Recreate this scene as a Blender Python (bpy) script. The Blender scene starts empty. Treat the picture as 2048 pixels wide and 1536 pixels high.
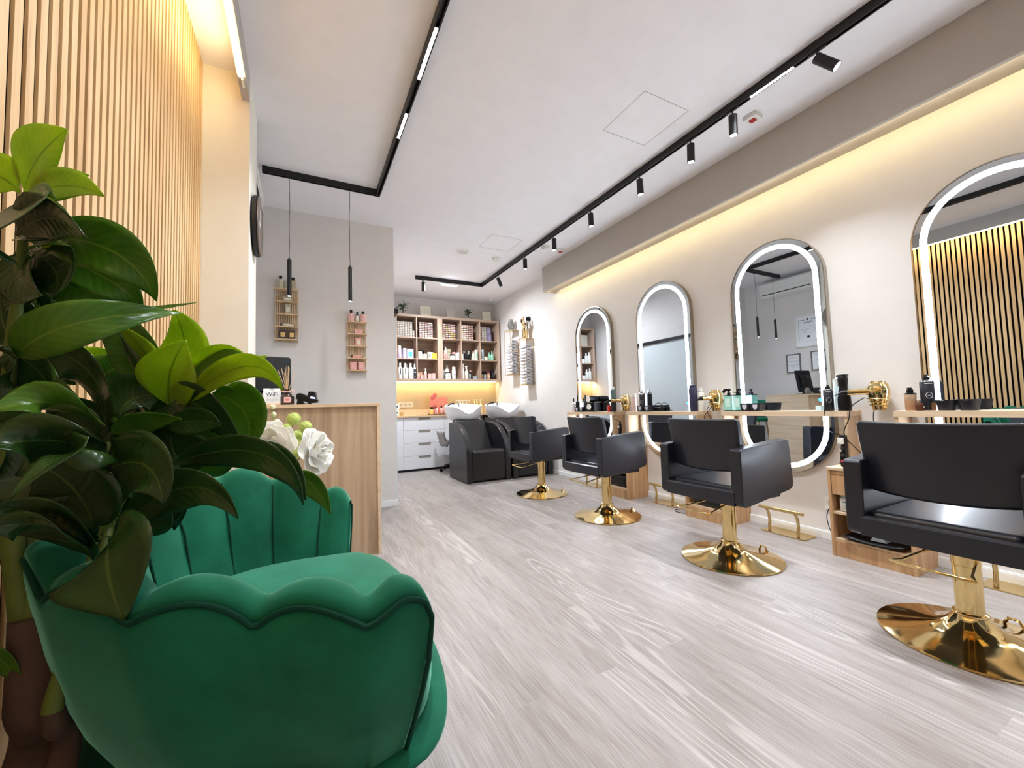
import bpy, bmesh, math, random
from mathutils import Vector, Matrix

EXPOSURE = 0.60
WORLD = .14
P_COVE_R = 2.4
P_COVE_L = 11
P_SHELF = 28
P_TRACK = 11.5
LED = 21
P_SPOT = 10
ARM_RZ = 0

sc = bpy.context.scene
col = sc.collection
R = math.radians
PI = math.pi

# ------------------------------------------------------------------ camera
CAM = Vector((0, 0, 1.0))
FPX = 808.88
def _rot(y, p, r):
    cy, sy, cp, sp, cr, sr = math.cos(y), math.sin(y), math.cos(p), math.sin(p), math.cos(r), math.sin(r)
    A = Matrix(((cy, -sy, 0), (sy, cy, 0), (0, 0, 1)))
    B = Matrix(((1, 0, 0), (0, cp, sp), (0, -sp, cp)))
    Cc = Matrix(((cr, 0, -sr), (0, 1, 0), (sr, 0, cr)))
    m = Cc @ B @ A
    return m[0].copy(), (-m[2]).copy(), m[1].copy()       # right, down, forward
RT, DN, FW = _rot(0.47864898, 0.0557786, 0.02947288)
cd = bpy.data.cameras.new('camera')
cam = bpy.data.objects.new('camera', cd)
col.objects.link(cam)
cd.sensor_width = 36
cd.lens = 36 * FPX / 2048
cd.clip_start = 0.02
cam.matrix_world = Matrix(((RT.x, -DN.x, -FW.x, CAM.x), (RT.y, -DN.y, -FW.y, CAM.y),
                           (RT.z, -DN.z, -FW.z, CAM.z), (0, 0, 0, 1)))
sc.camera = cam

def at(px, py, depth):
    """world point seen at a photo pixel, at a distance along the viewing axis"""
    return CAM + (RT * ((px - 1024) / FPX) + DN * ((py - 768) / FPX) + FW) * depth

# ------------------------------------------------------------------ view, world
sc.view_settings.view_transform = 'Standard'
sc.view_settings.look = 'None'
sc.view_settings.exposure = EXPOSURE
sc.view_settings.gamma = 1
sc.view_settings.use_curve_mapping = False
w = bpy.data.worlds.new('world')
sc.world = w
w.use_nodes = True
w.node_tree.nodes['Background'].inputs[0].default_value = (0.80, 0.88, 1.0, 1)
w.node_tree.nodes['Background'].inputs[1].default_value = WORLD

# ------------------------------------------------------------------ large lights (the room's LED strips)
WARM = (1.0, 0.80, 0.36)
NEUT = (1.0, 0.99, 0.99)
COOL = (0.88, 0.94, 1.0)
def area(name, loc, rot, sx, sy, power, color, spread=180):
    l = bpy.data.lights.new(name, 'AREA')
    l.shape = 'RECTANGLE'; l.size = sx; l.size_y = sy; l.energy = power; l.color = color
    l.spread = R(spread)
    o = bpy.data.objects.new(name, l); col.objects.link(o)
    o.location = loc; o.rotation_euler = rot
    return o
# warm strip behind the bulkhead fascia, washing the mirror wall
area('cove_light', (3.104, 1.85, 2.625), (0, R(-62), 0), .012, 6.0, 1.0 * P_COVE_R, WARM)
# warm strip behind the left fascia, washing the slats
area('cove_light', (-.318, .65, 2.84), (0, R(90), 0), .02, 3.7, 1.0 * P_COVE_L, (1.0, .80, .44))
# warm strip under the product shelf
area('shelf_strip_light', (2.08, 6.93, 1.472), (R(25), 0, 0), 2.3, .012, P_SHELF, (1.0, .78, .34))
# two linear modules of the left ceiling track, one of the right, one at the back; two more lamps out of view
area('track_light', (.60, 2.03, 2.925), (0, 0, 0), .02, .33, P_TRACK, COOL, 130)
area('track_light', (.60, 2.70, 2.925), (0, 0, 0), .02, .28, P_TRACK * .9, COOL, 130)
area('track_light', (.60, .60, 2.925), (0, 0, 0), .02, .6, P_TRACK * 1.2, COOL)  # unseen lamp further along the left track, no module modelled
area('track_light', (2.53, 1.35, 2.925), (0, 0, 0), .02, .30, P_TRACK, COOL, 95)
area('track_light', (2.53, -.35, 2.925), (0, 0, 0), .02, .6, P_TRACK * 1.2, COOL, 95)  # unseen lamp further along the right track, no module modelled
area('track_light', (2.0, 5.83, 2.89), (0, 0, 0), .24, .02, P_TRACK * 3.6, COOL)

# ------------------------------------------------------------------ materials
def lin(c):
    return tuple((x / 255 / 12.92) if x / 255 <= .04045 else ((x / 255 + .055) / 1.055) ** 2.4 for x in c[:3]) + (1,)
MATS = {}
def mat(name, c, rough=.5, metal=0, var=.06, vscale=6, bump=0, bscale=60, spec=.5, coat=0, sheen=0,
        sheen_c=None, emit=None, es=0, trans=0, alpha=1, aniso=0, sss=0, ior=1.45, stretch=None, ramp=None):
    if name in MATS: return MATS[name]
    m = bpy.data.materials.new(name); m.use_nodes = True
    nt = m.node_tree; n = nt.nodes; L = nt.links
    b = n['Principled BSDF']
    base = lin(c)
    b.inputs['Roughness'].default_value = rough
    b.inputs['Metallic'].default_value = metal
    b.inputs['Specular IOR Level'].default_value = spec
    b.inputs['IOR'].default_value = ior
    b.inputs['Coat Weight'].default_value = coat
    b.inputs['Coat Roughness'].default_value = .2
    b.inputs['Sheen Weight'].default_value = sheen
    b.inputs['Sheen Roughness'].default_value = .35
    if sheen_c: b.inputs['Sheen Tint'].default_value = lin(sheen_c)
    b.inputs['Transmission Weight'].default_value = trans
    b.inputs['Alpha'].default_value = alpha
    if sss:
        b.inputs['Subsurface Weight'].default_value = sss
        b.inputs['Subsurface Radius'].default_value = (.02, .02, .01)
    if emit:
        b.inputs['Emission Color'].default_value = lin(emit)
        b.inputs['Emission Strength'].default_value = es
    tc = n.new('ShaderNodeTexCoord'); mp = n.new('ShaderNodeMapping')
    L.new(tc.outputs['Object'], mp.inputs['Vector'])
    if stretch: mp.inputs['Scale'].default_value = stretch
    nz = n.new('ShaderNodeTexNoise'); nz.inputs['Scale'].default_value = vscale
    nz.inputs['Detail'].default_value = 6; nz.inputs['Roughness'].default_value = .6
    L.new(mp.outputs[0], nz.inputs['Vector'])
    rp = n.new('ShaderNodeValToRGB')
    if ramp:
        rp.color_ramp.elements[0].position = .3; rp.color_ramp.elements[1].position = .72
        rp.color_ramp.elements[0].color = lin(ramp[0]); rp.color_ramp.elements[1].color = lin(ramp[-1])
        for i, q in enumerate(ramp[1:-1]):
            e = rp.color_ramp.elements.new(.3 + .42 * (i + 1) / (len(ramp) - 1)); e.color = lin(q)
        if stretch: nz.inputs['Distortion'].default_value = 1.1
    else:
        rp.color_ramp.elements[0].position = .3; rp.color_ramp.elements[1].position = .7
        rp.color_ramp.elements[0].color = tuple(v * (1 - var) for v in base[:3]) + (1,)
        rp.color_ramp.elements[1].color = tuple(min(1, v * (1 + var)) for v in base[:3]) + (1,)
    L.new(nz.outputs['Fac'], rp.inputs['Fac'])
    L.new(rp.outputs['Color'], b.inputs['Base Color'])
    if bump:
        bn = n.new('ShaderNodeTexNoise'); bn.inputs['Scale'].default_value = bscale; bn.inputs['Detail'].default_value = 5
        L.new(mp.outputs[0], bn.inputs['Vector'])
        bp = n.new('ShaderNodeBump'); bp.inputs['Strength'].default_value = bump; bp.inputs['Distance'].default_value = .002
        L.new(bn.outputs['Fac'], bp.inputs['Height']); L.new(bp.outputs[0], b.inputs['Normal'])
    MATS[name] = m
    return m

def wood(name, cols, along='z', scale=5, rough=.45, bump=.15):
    s = {'x': (.06, 1, 1), 'y': (1, .06, 1), 'z': (1, 1, .06)}[along]
    return mat(name, cols[0], rough=rough, vscale=scale * 4, stretch=s, ramp=cols, bump=bump, bscale=80)

m_wall = mat('greige_paint', (226, 221, 217), rough=.85, var=.02, bump=.12, bscale=180)
m_wall_r = mat('pale_wall_paint', (230, 226, 223), rough=.8, var=.02, bump=.12, bscale=180)
m_ceil = mat('ceiling_paint', (243, 241, 243), rough=.9, var=.02, bump=.06, bscale=150)
m_bulk = mat('bulkhead_paint', (186, 179, 172), rough=.9, var=.02, bump=.06, bscale=150)
m_post = mat('pillar_paint', (234, 228, 214), rough=.8, var=.02)
m_cream = mat('cove_paint', (226, 214, 196), rough=.85, var=.02)
m_white = mat('white_lacquer', (240, 241, 246), rough=.35, var=.02)
m_skirt = mat('white_skirting', (240, 240, 240), rough=.4, var=.02)
m_black = mat('black_powder_coat', (20, 18, 19), rough=.45, var=.1)
m_gold = mat('polished_gold', (226, 200, 142), rough=.09, metal=1, var=.02)
m_gold2 = mat('brushed_gold', (212, 186, 132), rough=.24, metal=1, var=.05)
m_brass = mat('brass_frame', (172, 164, 150), rough=.2, metal=1, var=.04)
m_chrome = mat('chrome', (220, 220, 224), rough=.08, metal=1, var=.02)
m_leather = mat('black_leather', (21, 22, 32), rough=.42, var=.12, vscale=14, bump=.3, bscale=420, spec=.5, coat=.3)
m_leather2 = mat('soft_black_leather', (24, 22, 25), rough=.36, var=.12, vscale=12, bump=.25, bscale=300, spec=.6)
m_ceramic = mat('white_ceramic', (240, 241, 246), rough=.08, var=.01, coat=.5)
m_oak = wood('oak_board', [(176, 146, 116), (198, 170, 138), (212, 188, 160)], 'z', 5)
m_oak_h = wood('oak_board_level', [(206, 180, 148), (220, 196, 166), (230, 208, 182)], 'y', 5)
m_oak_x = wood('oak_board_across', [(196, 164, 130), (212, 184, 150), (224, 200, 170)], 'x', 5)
m_oak_w = wood('honey_oak', [(166, 124, 84), (192, 150, 108), (208, 170, 128)], 'z', 4)
m_shelf = wood('shelf_oak', [(158, 132, 112), (180, 154, 134), (194, 170, 150)], 'x', 5)
m_shelf_z = wood('shelf_oak_upright', [(168, 140, 120), (192, 164, 144), (206, 182, 162)], 'z', 5)
m_slat = wood('slat_veneer', [(206, 160, 108), (228, 186, 132), (236, 198, 148)], 'z', 6, rough=.5)
m_felt = mat('black_felt', (12, 8, 8), rough=1, var=.2, vscale=60, spec=.05)
m_pine = wood('pale_bamboo', [(206, 172, 132), (222, 190, 150), (232, 204, 168)], 'z', 8)
m_velvet = mat('emerald_velvet', (24, 106, 79), rough=.8, var=.3, vscale=6, sheen=1.0, sheen_c=(160, 240, 212), bump=.1, bscale=200, spec=.2)
m_velvet_d = mat('emerald_velvet_piping', (10, 62, 48), rough=.75, var=.1, sheen=.3, sheen_c=(90, 190, 150), spec=.2)
m_mirror = mat('mirror_glass', (206, 212, 218), rough=.0, metal=1, var=.0)
m_led = mat('mirror_led', (255, 255, 255), emit=(228, 240, 255), es=LED, var=0)
m_ledw = mat('warm_led', (255, 240, 210), emit=(255, 236, 190), es=9, var=0)
m_ledc = mat('cool_led', (255, 255, 255), emit=(246, 248, 255), es=26, var=0)
m_blue = mat('blue_indicator', (60, 140, 255), emit=(30, 120, 255), es=5, var=0)
m_glass = mat('clear_glass', (245, 250, 250), rough=.02, trans=1, var=0, ior=1.3)
m_plastic_w = mat('white_plastic', (236, 234, 228), rough=.35, var=.02)
m_plastic_k = mat('black_plastic', (13, 13, 15), rough=.4, var=.05, spec=.35)
m_towel = mat('white_towelling', (232, 230, 234), rough=.95, var=.05, vscale=60, bump=.8, bscale=260, sheen=.3)
m_paper = mat('white_paper', (240, 240, 242), rough=.7, var=.01)
m_red = mat('signal_red', (170, 30, 30), rough=.4)
m_ink = mat('dark_ink', (40, 40, 44), rough=.6)
m_ink_w = mat('white_ink', (235, 235, 235), rough=.5)

def floor_material():
    m = bpy.data.materials.new('limed_oak_floor'); m.use_nodes = True
    nt = m.node_tree; n = nt.nodes; L = nt.links; b = n['Principled BSDF']
    tc = n.new('ShaderNodeTexCoord')
    mp = n.new('ShaderNodeMapping'); mp.inputs['Rotation'].default_value = (0, 0, R(90))
    L.new(tc.outputs['Object'], mp.inputs[0])
    br = n.new('ShaderNodeTexBrick')
    br.inputs['Scale'].default_value = 1; br.inputs['Brick Width'].default_value = 1.25
    br.inputs['Row Height'].default_value = .18; br.inputs['Mortar Size'].default_value = .0012
    br.inputs['Mortar Smooth'].default_value = .3; br.offset = .37; br.offset_frequency = 2
    br.inputs['Color1'].default_value = (0, 0, 0, 1); br.inputs['Color2'].default_value = (1, 1, 1, 1)
    br.inputs['Mortar'].default_value = (.35, .35, .35, 1)
    L.new(mp.outputs[0], br.inputs['Vector'])
    # grain: stretched noise, shifted from plank to plank
    ad = n.new('ShaderNodeVectorMath'); ad.operation = 'MULTIPLY_ADD'
    ad.inputs[1].default_value = (3.1, 7.7, 1.0)
    L.new(br.outputs['Color'], ad.inputs[0])
    ms = n.new('ShaderNodeMapping'); ms.inputs['Scale'].default_value = (1, .09, 1)
    L.new(tc.outputs['Object'], ms.inputs[0]); L.new(ms.outputs[0], ad.inputs[2])
    nz = n.new('ShaderNodeTexNoise'); nz.inputs['Scale'].default_value = 15; nz.inputs['Detail'].default_value = 12
    nz.inputs['Roughness'].default_value = .72; nz.inputs['Distortion'].default_value = .7
    L.new(ad.outputs[0], nz.inputs['Vector'])
    # cathedral figure: rings of a strongly stretched, distorted field
    sw = n.new('ShaderNodeTexNoise'); sw.inputs['Scale'].default_value = 3.2; sw.inputs['Detail'].default_value = 2.5; sw.inputs['Distortion'].default_value = .35
    L.new(ad.outputs[0], sw.inputs['Vector'])
    k1 = n.new('ShaderNodeMath'); k1.operation = 'MULTIPLY'; k1.inputs[1].default_value = 170; L.new(sw.outputs['Fac'], k1.inputs[0])
    wv = n.new('ShaderNodeMath'); wv.operation = 'SINE'; L.new(k1.outputs[0], wv.inputs[0])
    fs = n.new('ShaderNodeMapping'); fs.inputs['Scale'].default_value = (1, .022, 1); L.new(tc.outputs['Object'], fs.inputs[0])
    fine = n.new('ShaderNodeTexNoise'); fine.inputs['Scale'].default_value = 260; fine.inputs['Detail'].default_value = 3
    L.new(fs.outputs[0], fine.inputs['Vector'])
    r1 = n.new('ShaderNodeValToRGB')
    e = r1.color_ramp.elements
    e[0].position = .30; e[0].color = lin((146, 137, 132)); e[1].position = .70; e[1].color = lin((181, 175, 172))
    x = e.new(.5); x.color = lin((170, 162, 158))
    L.new(nz.outputs['Fac'], r1.inputs['Fac'])
    r2 = n.new('ShaderNodeValToRGB'); r2.color_ramp.elements[0].position = .35; r2.color_ramp.elements[0].color = (0, 0, 0, 1)
    r2.color_ramp.elements[1].position = 1.0; r2.color_ramp.elements[1].color = (1, 1, 1, 1)
    L.new(wv.outputs[0], r2.inputs['Fac'])
    # figure only shows in patches
    pt = n.new('ShaderNodeTexNoise'); pt.inputs['Scale'].default_value = 1.7; L.new(ad.outputs[0], pt.inputs['Vector'])
    pr_ = n.new('ShaderNodeValToRGB'); pr_.color_ramp.elements[0].position = .46; pr_.color_ramp.elements[0].color = (0, 0, 0, 1); pr_.color_ramp.elements[1].position = .60
    L.new(pt.outputs['Fac'], pr_.inputs['Fac'])
    mq = n.new('ShaderNodeMath'); mq.operation = 'MULTIPLY'; L.new(r2.outputs['Color'], mq.inputs[0]); L.new(pr_.outputs['Color'], mq.inputs[1])
    mx = n.new('ShaderNodeMix'); mx.data_type = 'RGBA'
    mu = n.new('ShaderNodeMath'); mu.operation = 'MULTIPLY'; mu.inputs[1].default_value = .42
    L.new(mq.outputs[0], mu.inputs[0]); L.new(mu.outputs[0], mx.inputs[0])
    L.new(r1.outputs['Color'], mx.inputs[6]); mx.inputs[7].default_value = lin((222, 217, 213))
    # plank to plank tone
    mt = n.new('ShaderNodeMix'); mt.data_type = 'RGBA'; mt.blend_type = 'MULTIPLY'; mt.inputs[0].default_value = 1
    r3 = n.new('ShaderNodeValToRGB'); r3.color_ramp.elements[0].color = (.88, .87, .86, 1); r3.color_ramp.elements[1].color = (1, 1, 1, 1)
    L.new(br.outputs['Color'], r3.inputs['Fac'])
    L.new(mx.outputs[2], mt.inputs[6]); L.new(r3.outputs['Color'], mt.inputs[7])
    mf = n.new('ShaderNodeMix'); mf.data_type = 'RGBA'; mf.blend_type = 'MULTIPLY'; mf.inputs[0].default_value = 1
    r4 = n.new('ShaderNodeValToRGB'); r4.color_ramp.elements[0].position = .34; r4.color_ramp.elements[0].color = (.74, .72, .71, 1)
    r4.color_ramp.elements[1].position = .6; r4.color_ramp.elements[1].color = (1, 1, 1, 1)
    L.new(fine.outputs['Fac'], r4.inputs['Fac']); L.new(mt.outputs[2], mf.inputs[6]); L.new(r4.outputs['Color'], mf.inputs[7])
    L.new(mf.outputs[2], b.inputs['Base Color'])
    b.inputs['Roughness'].default_value = .42
    bp = n.new('ShaderNodeBump'); bp.inputs['Strength'].default_value = .25; bp.inputs['Distance'].default_value = .002
    L.new(fine.outputs['Fac'], bp.inputs['Height']); L.new(bp.outputs[0], b.inputs['Normal'])
    return m
m_floor = floor_material()

def leaf_material(name, dark, light, rib, rough=.28, tr=.3, vein=.05):
    m = bpy.data.materials.new(name); m.use_nodes = True
    nt = m.node_tree; n = nt.nodes; L = nt.links; b = n['Principled BSDF']
    uv = n.new('ShaderNodeTexCoord'); sp = n.new('ShaderNodeSeparateXYZ'); L.new(uv.outputs['UV'], sp.inputs[0])
    # u = across (0..1), v = along; veins run out from the midrib at an angle
    cx = n.new('ShaderNodeMath'); cx.operation = 'SUBTRACT'; cx.inputs[1].default_value = .5; L.new(sp.outputs[0], cx.inputs[0])
    ab = n.new('ShaderNodeMath'); ab.operation = 'ABSOLUTE'; L.new(cx.outputs[0], ab.inputs[0])
    sh = n.new('ShaderNodeMath'); sh.operation = 'MULTIPLY_ADD'; sh.inputs[1].default_value = -.45
    L.new(ab.outputs[0], sh.inputs[0]); L.new(sp.outputs[1], sh.inputs[2])
    sc_ = n.new('ShaderNodeMath'); sc_.operation = 'MULTIPLY'; sc_.inputs[1].default_value = 75; L.new(sh.outputs[0], sc_.inputs[0])
    sn = n.new('ShaderNodeMath'); sn.operation = 'SINE'; L.new(sc_.outputs[0], sn.inputs[0])
    nz = n.new('ShaderNodeTexNoise'); nz.inputs['Scale'].default_value = 14; nz.inputs['Detail'].default_value = 5
    L.new(uv.outputs['Object'], nz.inputs['Vector'])
    mr = n.new('ShaderNodeMath'); mr.operation = 'MULTIPLY_ADD'; mr.inputs[1].default_value = vein
    L.new(sn.outputs[0], mr.inputs[0]); L.new(nz.outputs['Fac'], mr.inputs[2])
    rp = n.new('ShaderNodeValToRGB'); rp.color_ramp.elements[0].position = .25; rp.color_ramp.elements[0].color = lin(dark)
    rp.color_ramp.elements[1].position = .8; rp.color_ramp.elements[1].color = lin(light)
    L.new(mr.outputs[0], rp.inputs['Fac'])
    rr = n.new('ShaderNodeValToRGB'); rr.color_ramp.elements[0].position = .0; rr.color_ramp.elements[0].color = (1, 1, 1, 1)
    rr.color_ramp.elements[1].position = .03; rr.color_ramp.elements[1].color = (0, 0, 0, 1); L.new(ab.outputs[0], rr.inputs['Fac'])
    mx = n.new('ShaderNodeMix'); mx.data_type = 'RGBA'; L.new(rr.outputs['Color'], mx.inputs[0])
    L.new(rp.outputs['Color'], mx.inputs[6]); mx.inputs[7].default_value = lin(rib)
    L.new(mx.outputs[2], b.inputs['Base Color'])
    b.inputs['Roughness'].default_value = rough
    bp = n.new('ShaderNodeBump'); bp.inputs['Strength'].default_value = .10; bp.inputs['Distance'].default_value = .001
    L.new(sn.outputs[0], bp.inputs['Height']); L.new(bp.outputs[0], b.inputs['Normal'])
    tl = n.new('ShaderNodeBsdfTranslucent'); L.new(mx.outputs[2], tl.inputs['Color'])
    ms = n.new('ShaderNodeMixShader'); ms.inputs[0].default_value = tr
    L.new(b.outputs[0], ms.inputs[1]); L.new(tl.outputs[0], ms.inputs[2])
    L.new(ms.outputs[0], n['Material Output'].inputs['Surface'])
    return m
m_young = leaf_material('young_leaf', (150, 190, 26), (200, 222, 52), (122, 158, 26), .35, .5, .03)
m_mid = leaf_material('green_leaf', (62, 112, 22), (104, 150, 44), (130, 158, 60), .28, .3)
m_mature = leaf_material('mature_leaf', (30, 58, 24), (54, 88, 38), (84, 108, 50), .24, .08, .012)

# ------------------------------------------------------------------ builders
class MB:
    def __init__(s): s.v = []; s.f = []; s.uv = None
    def add(s, vs, fs):
        k = len(s.v); s.v += [tuple(p) for p in vs]; s.f += [tuple(i + k for i in f) for f in fs]; return s
    def box(s, x0, y0, z0, x1, y1, z1):
        return s.add([(x0, y0, z0), (x1, y0, z0), (x1, y1, z0), (x0, y1, z0), (x0, y0, z1), (x1, y0, z1), (x1, y1, z1), (x0, y1, z1)],
                     [(0, 3, 2, 1), (4, 5, 6, 7), (0, 1, 5, 4), (1, 2, 6, 5), (2, 3, 7, 6), (3, 0, 4, 7)])
    def bc(s, c, d):
        return s.box(c[0] - d[0] / 2, c[1] - d[1] / 2, c[2] - d[2] / 2, c[0] + d[0] / 2, c[1] + d[1] / 2, c[2] + d[2] / 2)
    def lathe(s, prof, c=(0, 0, 0), n=24, axis='z', sx=1, sy=1):
        vs = []; fs = []; k = len(prof)
        for i in range(n):
            a = 2 * PI * i / n
            for r, z in prof:
                p = (r * math.cos(a) * sx, r * math.sin(a) * sy, z)
                if axis == 'x': p = (p[2], p[0], p[1])
                if axis == 'y': p = (p[0], p[2], p[1])
                vs.append((p[0] + c[0], p[1] + c[1], p[2] + c[2]))
        for i in range(n):
            j = (i + 1) % n
            for q in range(k - 1):
                fs.append((i * k + q, j * k + q, j * k + q + 1, i * k + q + 1))
        if prof[0][0] > 1e-5: fs.append(tuple(i * k for i in range(n))[::-1])
        if prof[-1][0] > 1e-5: fs.append(tuple(i * k + k - 1 for i in range(n)))
        return s.add(vs, fs)
    def cyl(s, c, r, z0, z1, n=24, r1=None, axis='z'):
        return s.lathe([(r, z0), (r if r1 is None else r1, z1)], c, n, axis)
    def tube(s, pts, r, n=8, closed=False):
        pts = [Vector(p) for p in pts]; m = len(pts)
        rr = r if isinstance(r, (list, tuple)) else [r] * m
        vs = []; fs = []; up = Vector((0, 0, 1)); prev = None
        for i, p in enumerate(pts):
            if closed: t = pts[(i + 1) % m] - pts[i - 1]
            else: t = pts[min(i + 1, m - 1)] - pts[max(i - 1, 0)]
            t.normalize()
            if prev is None:
                a = up if abs(t.dot(up)) < .9 else Vector((1, 0, 0))
                x = t.cross(a).normalized()
            else:
                x = (prev - t * prev.dot(t)).normalized()
            prev = x; y = t.cross(x)
            for k in range(n):
                a = 2 * PI * k / n
                vs.append(p + (x * math.cos(a) + y * math.sin(a)) * rr[i])
        for i in range(m if closed else m - 1):
            j = (i + 1) % m
            for k in range(n):
                q = (k + 1) % n
                fs.append((i * n + k, i * n + q, j * n + q, j * n + k))
        if not closed:
            fs.append(tuple(range(n))[::-1]); fs.append(tuple((m - 1) * n + k for k in range(n)))
        return s.add(vs, fs)
    def prism(s, poly, a, b, axis='z'):
        """extrude a 2D polygon: axis z -> (x,y), axis y -> (x,z), axis x -> (y,z)"""
        n = len(poly)
        def P(p, t): return {'z': (p[0], p[1], t), 'y': (p[0], t, p[1]), 'x': (t, p[0], p[1])}[axis]
        vs = [P(p, a) for p in poly] + [P(p, b) for p in poly]
        fs = [tuple(range(n)), tuple(range(2 * n - 1, n - 1, -1))] + [(i, i + n, (i + 1) % n + n, (i + 1) % n) for i in range(n)]
        return s.add(vs, fs)
    def ring(s, outer, inner, a, b, axis='x'):
        """band between two equal-length closed 2D outlines"""
        n = len(outer)
        def P(p, t): return {'z': (p[0], p[1], t), 'y': (p[0], t, p[1]), 'x': (t, p[0], p[1])}[axis]
        vs = [P(p, a) for p in outer] + [P(p, a) for p in inner] + [P(p, b) for p in outer] + [P(p, b) for p in inner]
        fs = []
        for i in range(n):
            j = (i + 1) % n
            fs += [(i, j, n + j, n + i), (2 * n + i, 3 * n + i, 3 * n + j, 2 * n + j), (i, 2 * n + i, 2 * n + j, j), (n + i, n + j, 3 * n + j, 3 * n + i)]
        return s.add(vs, fs)
    def ball(s, c, r, n=12, m=8):
        r = (r, r, r) if not isinstance(r, (tuple, list)) else r
        vs = [(c[0], c[1], c[2] - r[2])]; fs = []
        for i in range(1, m):
            t = -PI / 2 + PI * i / m
            for k in range(n):
                a = 2 * PI * k / n
                vs.append((c[0] + r[0] * math.cos(t) * math.cos(a), c[1] + r[1] * math.cos(t) * math.sin(a), c[2] + r[2] * math.sin(t)))
        vs.append((c[0], c[1], c[2] + r[2])); N = len(vs) - 1
        for k in range(n):
            q = (k + 1) % n
            fs.append((0, 1 + q, 1 + k)); fs.append((N, N - n + k, N - n + q))
            for i in range(m - 2):
                fs.append((1 + i * n + k, 1 + i * n + q, 1 + (i + 1) * n + q, 1 + (i + 1) * n + k))
        return s.add(vs, fs)
    def grid(s, rows, wrap=False):
        k = len(rows[0]); vs = [p for r in rows for p in r]; fs = []
        for i in range(len(rows) - 1):
            for j in range(k if wrap else k - 1):
                q = (j + 1) % k
                fs.append((i * k + j, i * k + q, (i + 1) * k + q, (i + 1) * k + j))
        return s.add(vs, fs)
    def rot(s, mtx, start=0):
        for i in range(start, len(s.v)): s.v[i] = tuple(mtx @ Vector(s.v[i]))
        return s
    def obj(s, name, m, parent=None, smooth=False, bev=0, seg=2, sub=0, wn=False, solid=0, loc=None):
        me = bpy.data.meshes.new(name); me.from_pydata(s.v, [], s.f)
        bm = bmesh.new(); bm.from_mesh(me); bmesh.ops.recalc_face_normals(bm, faces=bm.faces); bm.to_mesh(me); bm.free()
        me.materials.append(m)
        if smooth:
            me.polygons.foreach_set('use_smooth', [True] * len(me.polygons))
        o = bpy.data.objects.new(name, me); col.objects.link(o)
        if parent: o.parent = parent
        if loc: o.location = loc
        if solid:
            q = o.modifiers.new('solid', 'SOLIDIFY'); q.thickness = solid; q.offset = 0
        if bev:
            q = o.modifiers.new('bevel', 'BEVEL'); q.width = bev; q.segments = seg; q.limit_method = 'ANGLE'; q.angle_limit = R(35)
            q.harden_normals = False
        if sub:
            q = o.modifiers.new('sub', 'SUBSURF'); q.levels = sub; q.render_levels = sub
        if smooth and not sub:
            try: me.set_sharp_from_angle(angle=R(38))
            except Exception: pass
        if wn:
            q = o.modifiers.new('wn', 'WEIGHTED_NORMAL'); q.keep_sharp = False
        return o

def tag(o, label=None, cat=None, group=None, kind=None):
    if label: o['label'] = label
    if cat: o['category'] = cat
    if group: o['group'] = group
    if kind: o['kind'] = kind
    return o
def thing(name, label, cat, loc=(0, 0, 0), rz=0, group=None):
    o = bpy.data.objects.new(name, None); col.objects.link(o); o.empty_display_size = .05
    o.location = loc; o.rotation_euler = (0, 0, rz)
    return tag(o, label, cat, group)
def struct(name, mb, m, **k):
    return tag(mb.obj(name, m, **k), kind='structure')
def kids(o): return [c for c in bpy.data.objects if c.parent == o]
TREE = {}
def dup(o, loc=None, rz=None, label=None, group=None, parent=None):
    c = o.copy(); col.objects.link(c)
    if parent is not None: c.parent = parent
    for ch in kids(o): dup(ch, parent=c)
    if loc is not None: c.location = loc
    if rz is not None: c.rotation_euler = (c.rotation_euler[0], c.rotation_euler[1], rz)
    if label: c['label'] = label
    if group: c['group'] = group
    return c
def text(name, body, size, m, parent, loc, rot, depth=.0008, align='CENTER', sx=1, label=None):
    cu = bpy.data.curves.new(name, 'FONT'); cu.body = body; cu.size = size; cu.extrude = depth
    cu.align_x = align; cu.align_y = 'CENTER'; cu.resolution_u = 3
    o = bpy.data.objects.new('tmp_text', cu); col.objects.link(o)
    bpy.context.view_layer.update()
    me = bpy.data.meshes.new_from_object(o.evaluated_get(bpy.context.evaluated_depsgraph_get()))
    bpy.data.objects.remove(o); bpy.data.curves.remove(cu)
    me.name = name
    me.materials.clear(); me.materials.append(m)
    t = bpy.data.objects.new(name, me); col.objects.link(t); t.parent = parent
    t.location = loc; t.rotation_euler = rot; t.scale = (sx, 1, 1)
    if label: t['label'] = label
    return t
def stadium(cy, z0, z1, wd, inset=0, n=24):
    """upright pill outline in (y, z)"""
    r = wd / 2 - inset; a = z0 + wd / 2; b = z1 - wd / 2
    pts = [(cy + r * math.cos(PI * i / n), b + r * math.sin(PI * i / n)) for i in range(n + 1)]
    pts += [(cy - r * math.cos(PI * i / n), a - r * math.sin(PI * i / n)) for i in range(n + 1)]
    return pts
def rrect(x0, y0, x1, y1, r, n=5):
    pts = []
    for cx, cy, a0 in ((x1 - r, y1 - r, 0), (x0 + r, y1 - r, 90), (x0 + r, y0 + r, 180), (x1 - r, y0 + r, 270)):
        for i in range(n + 1):
            a = R(a0 + 90 * i / n); pts.append((cx + r * math.cos(a), cy + r * math.sin(a)))
    return pts
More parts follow.
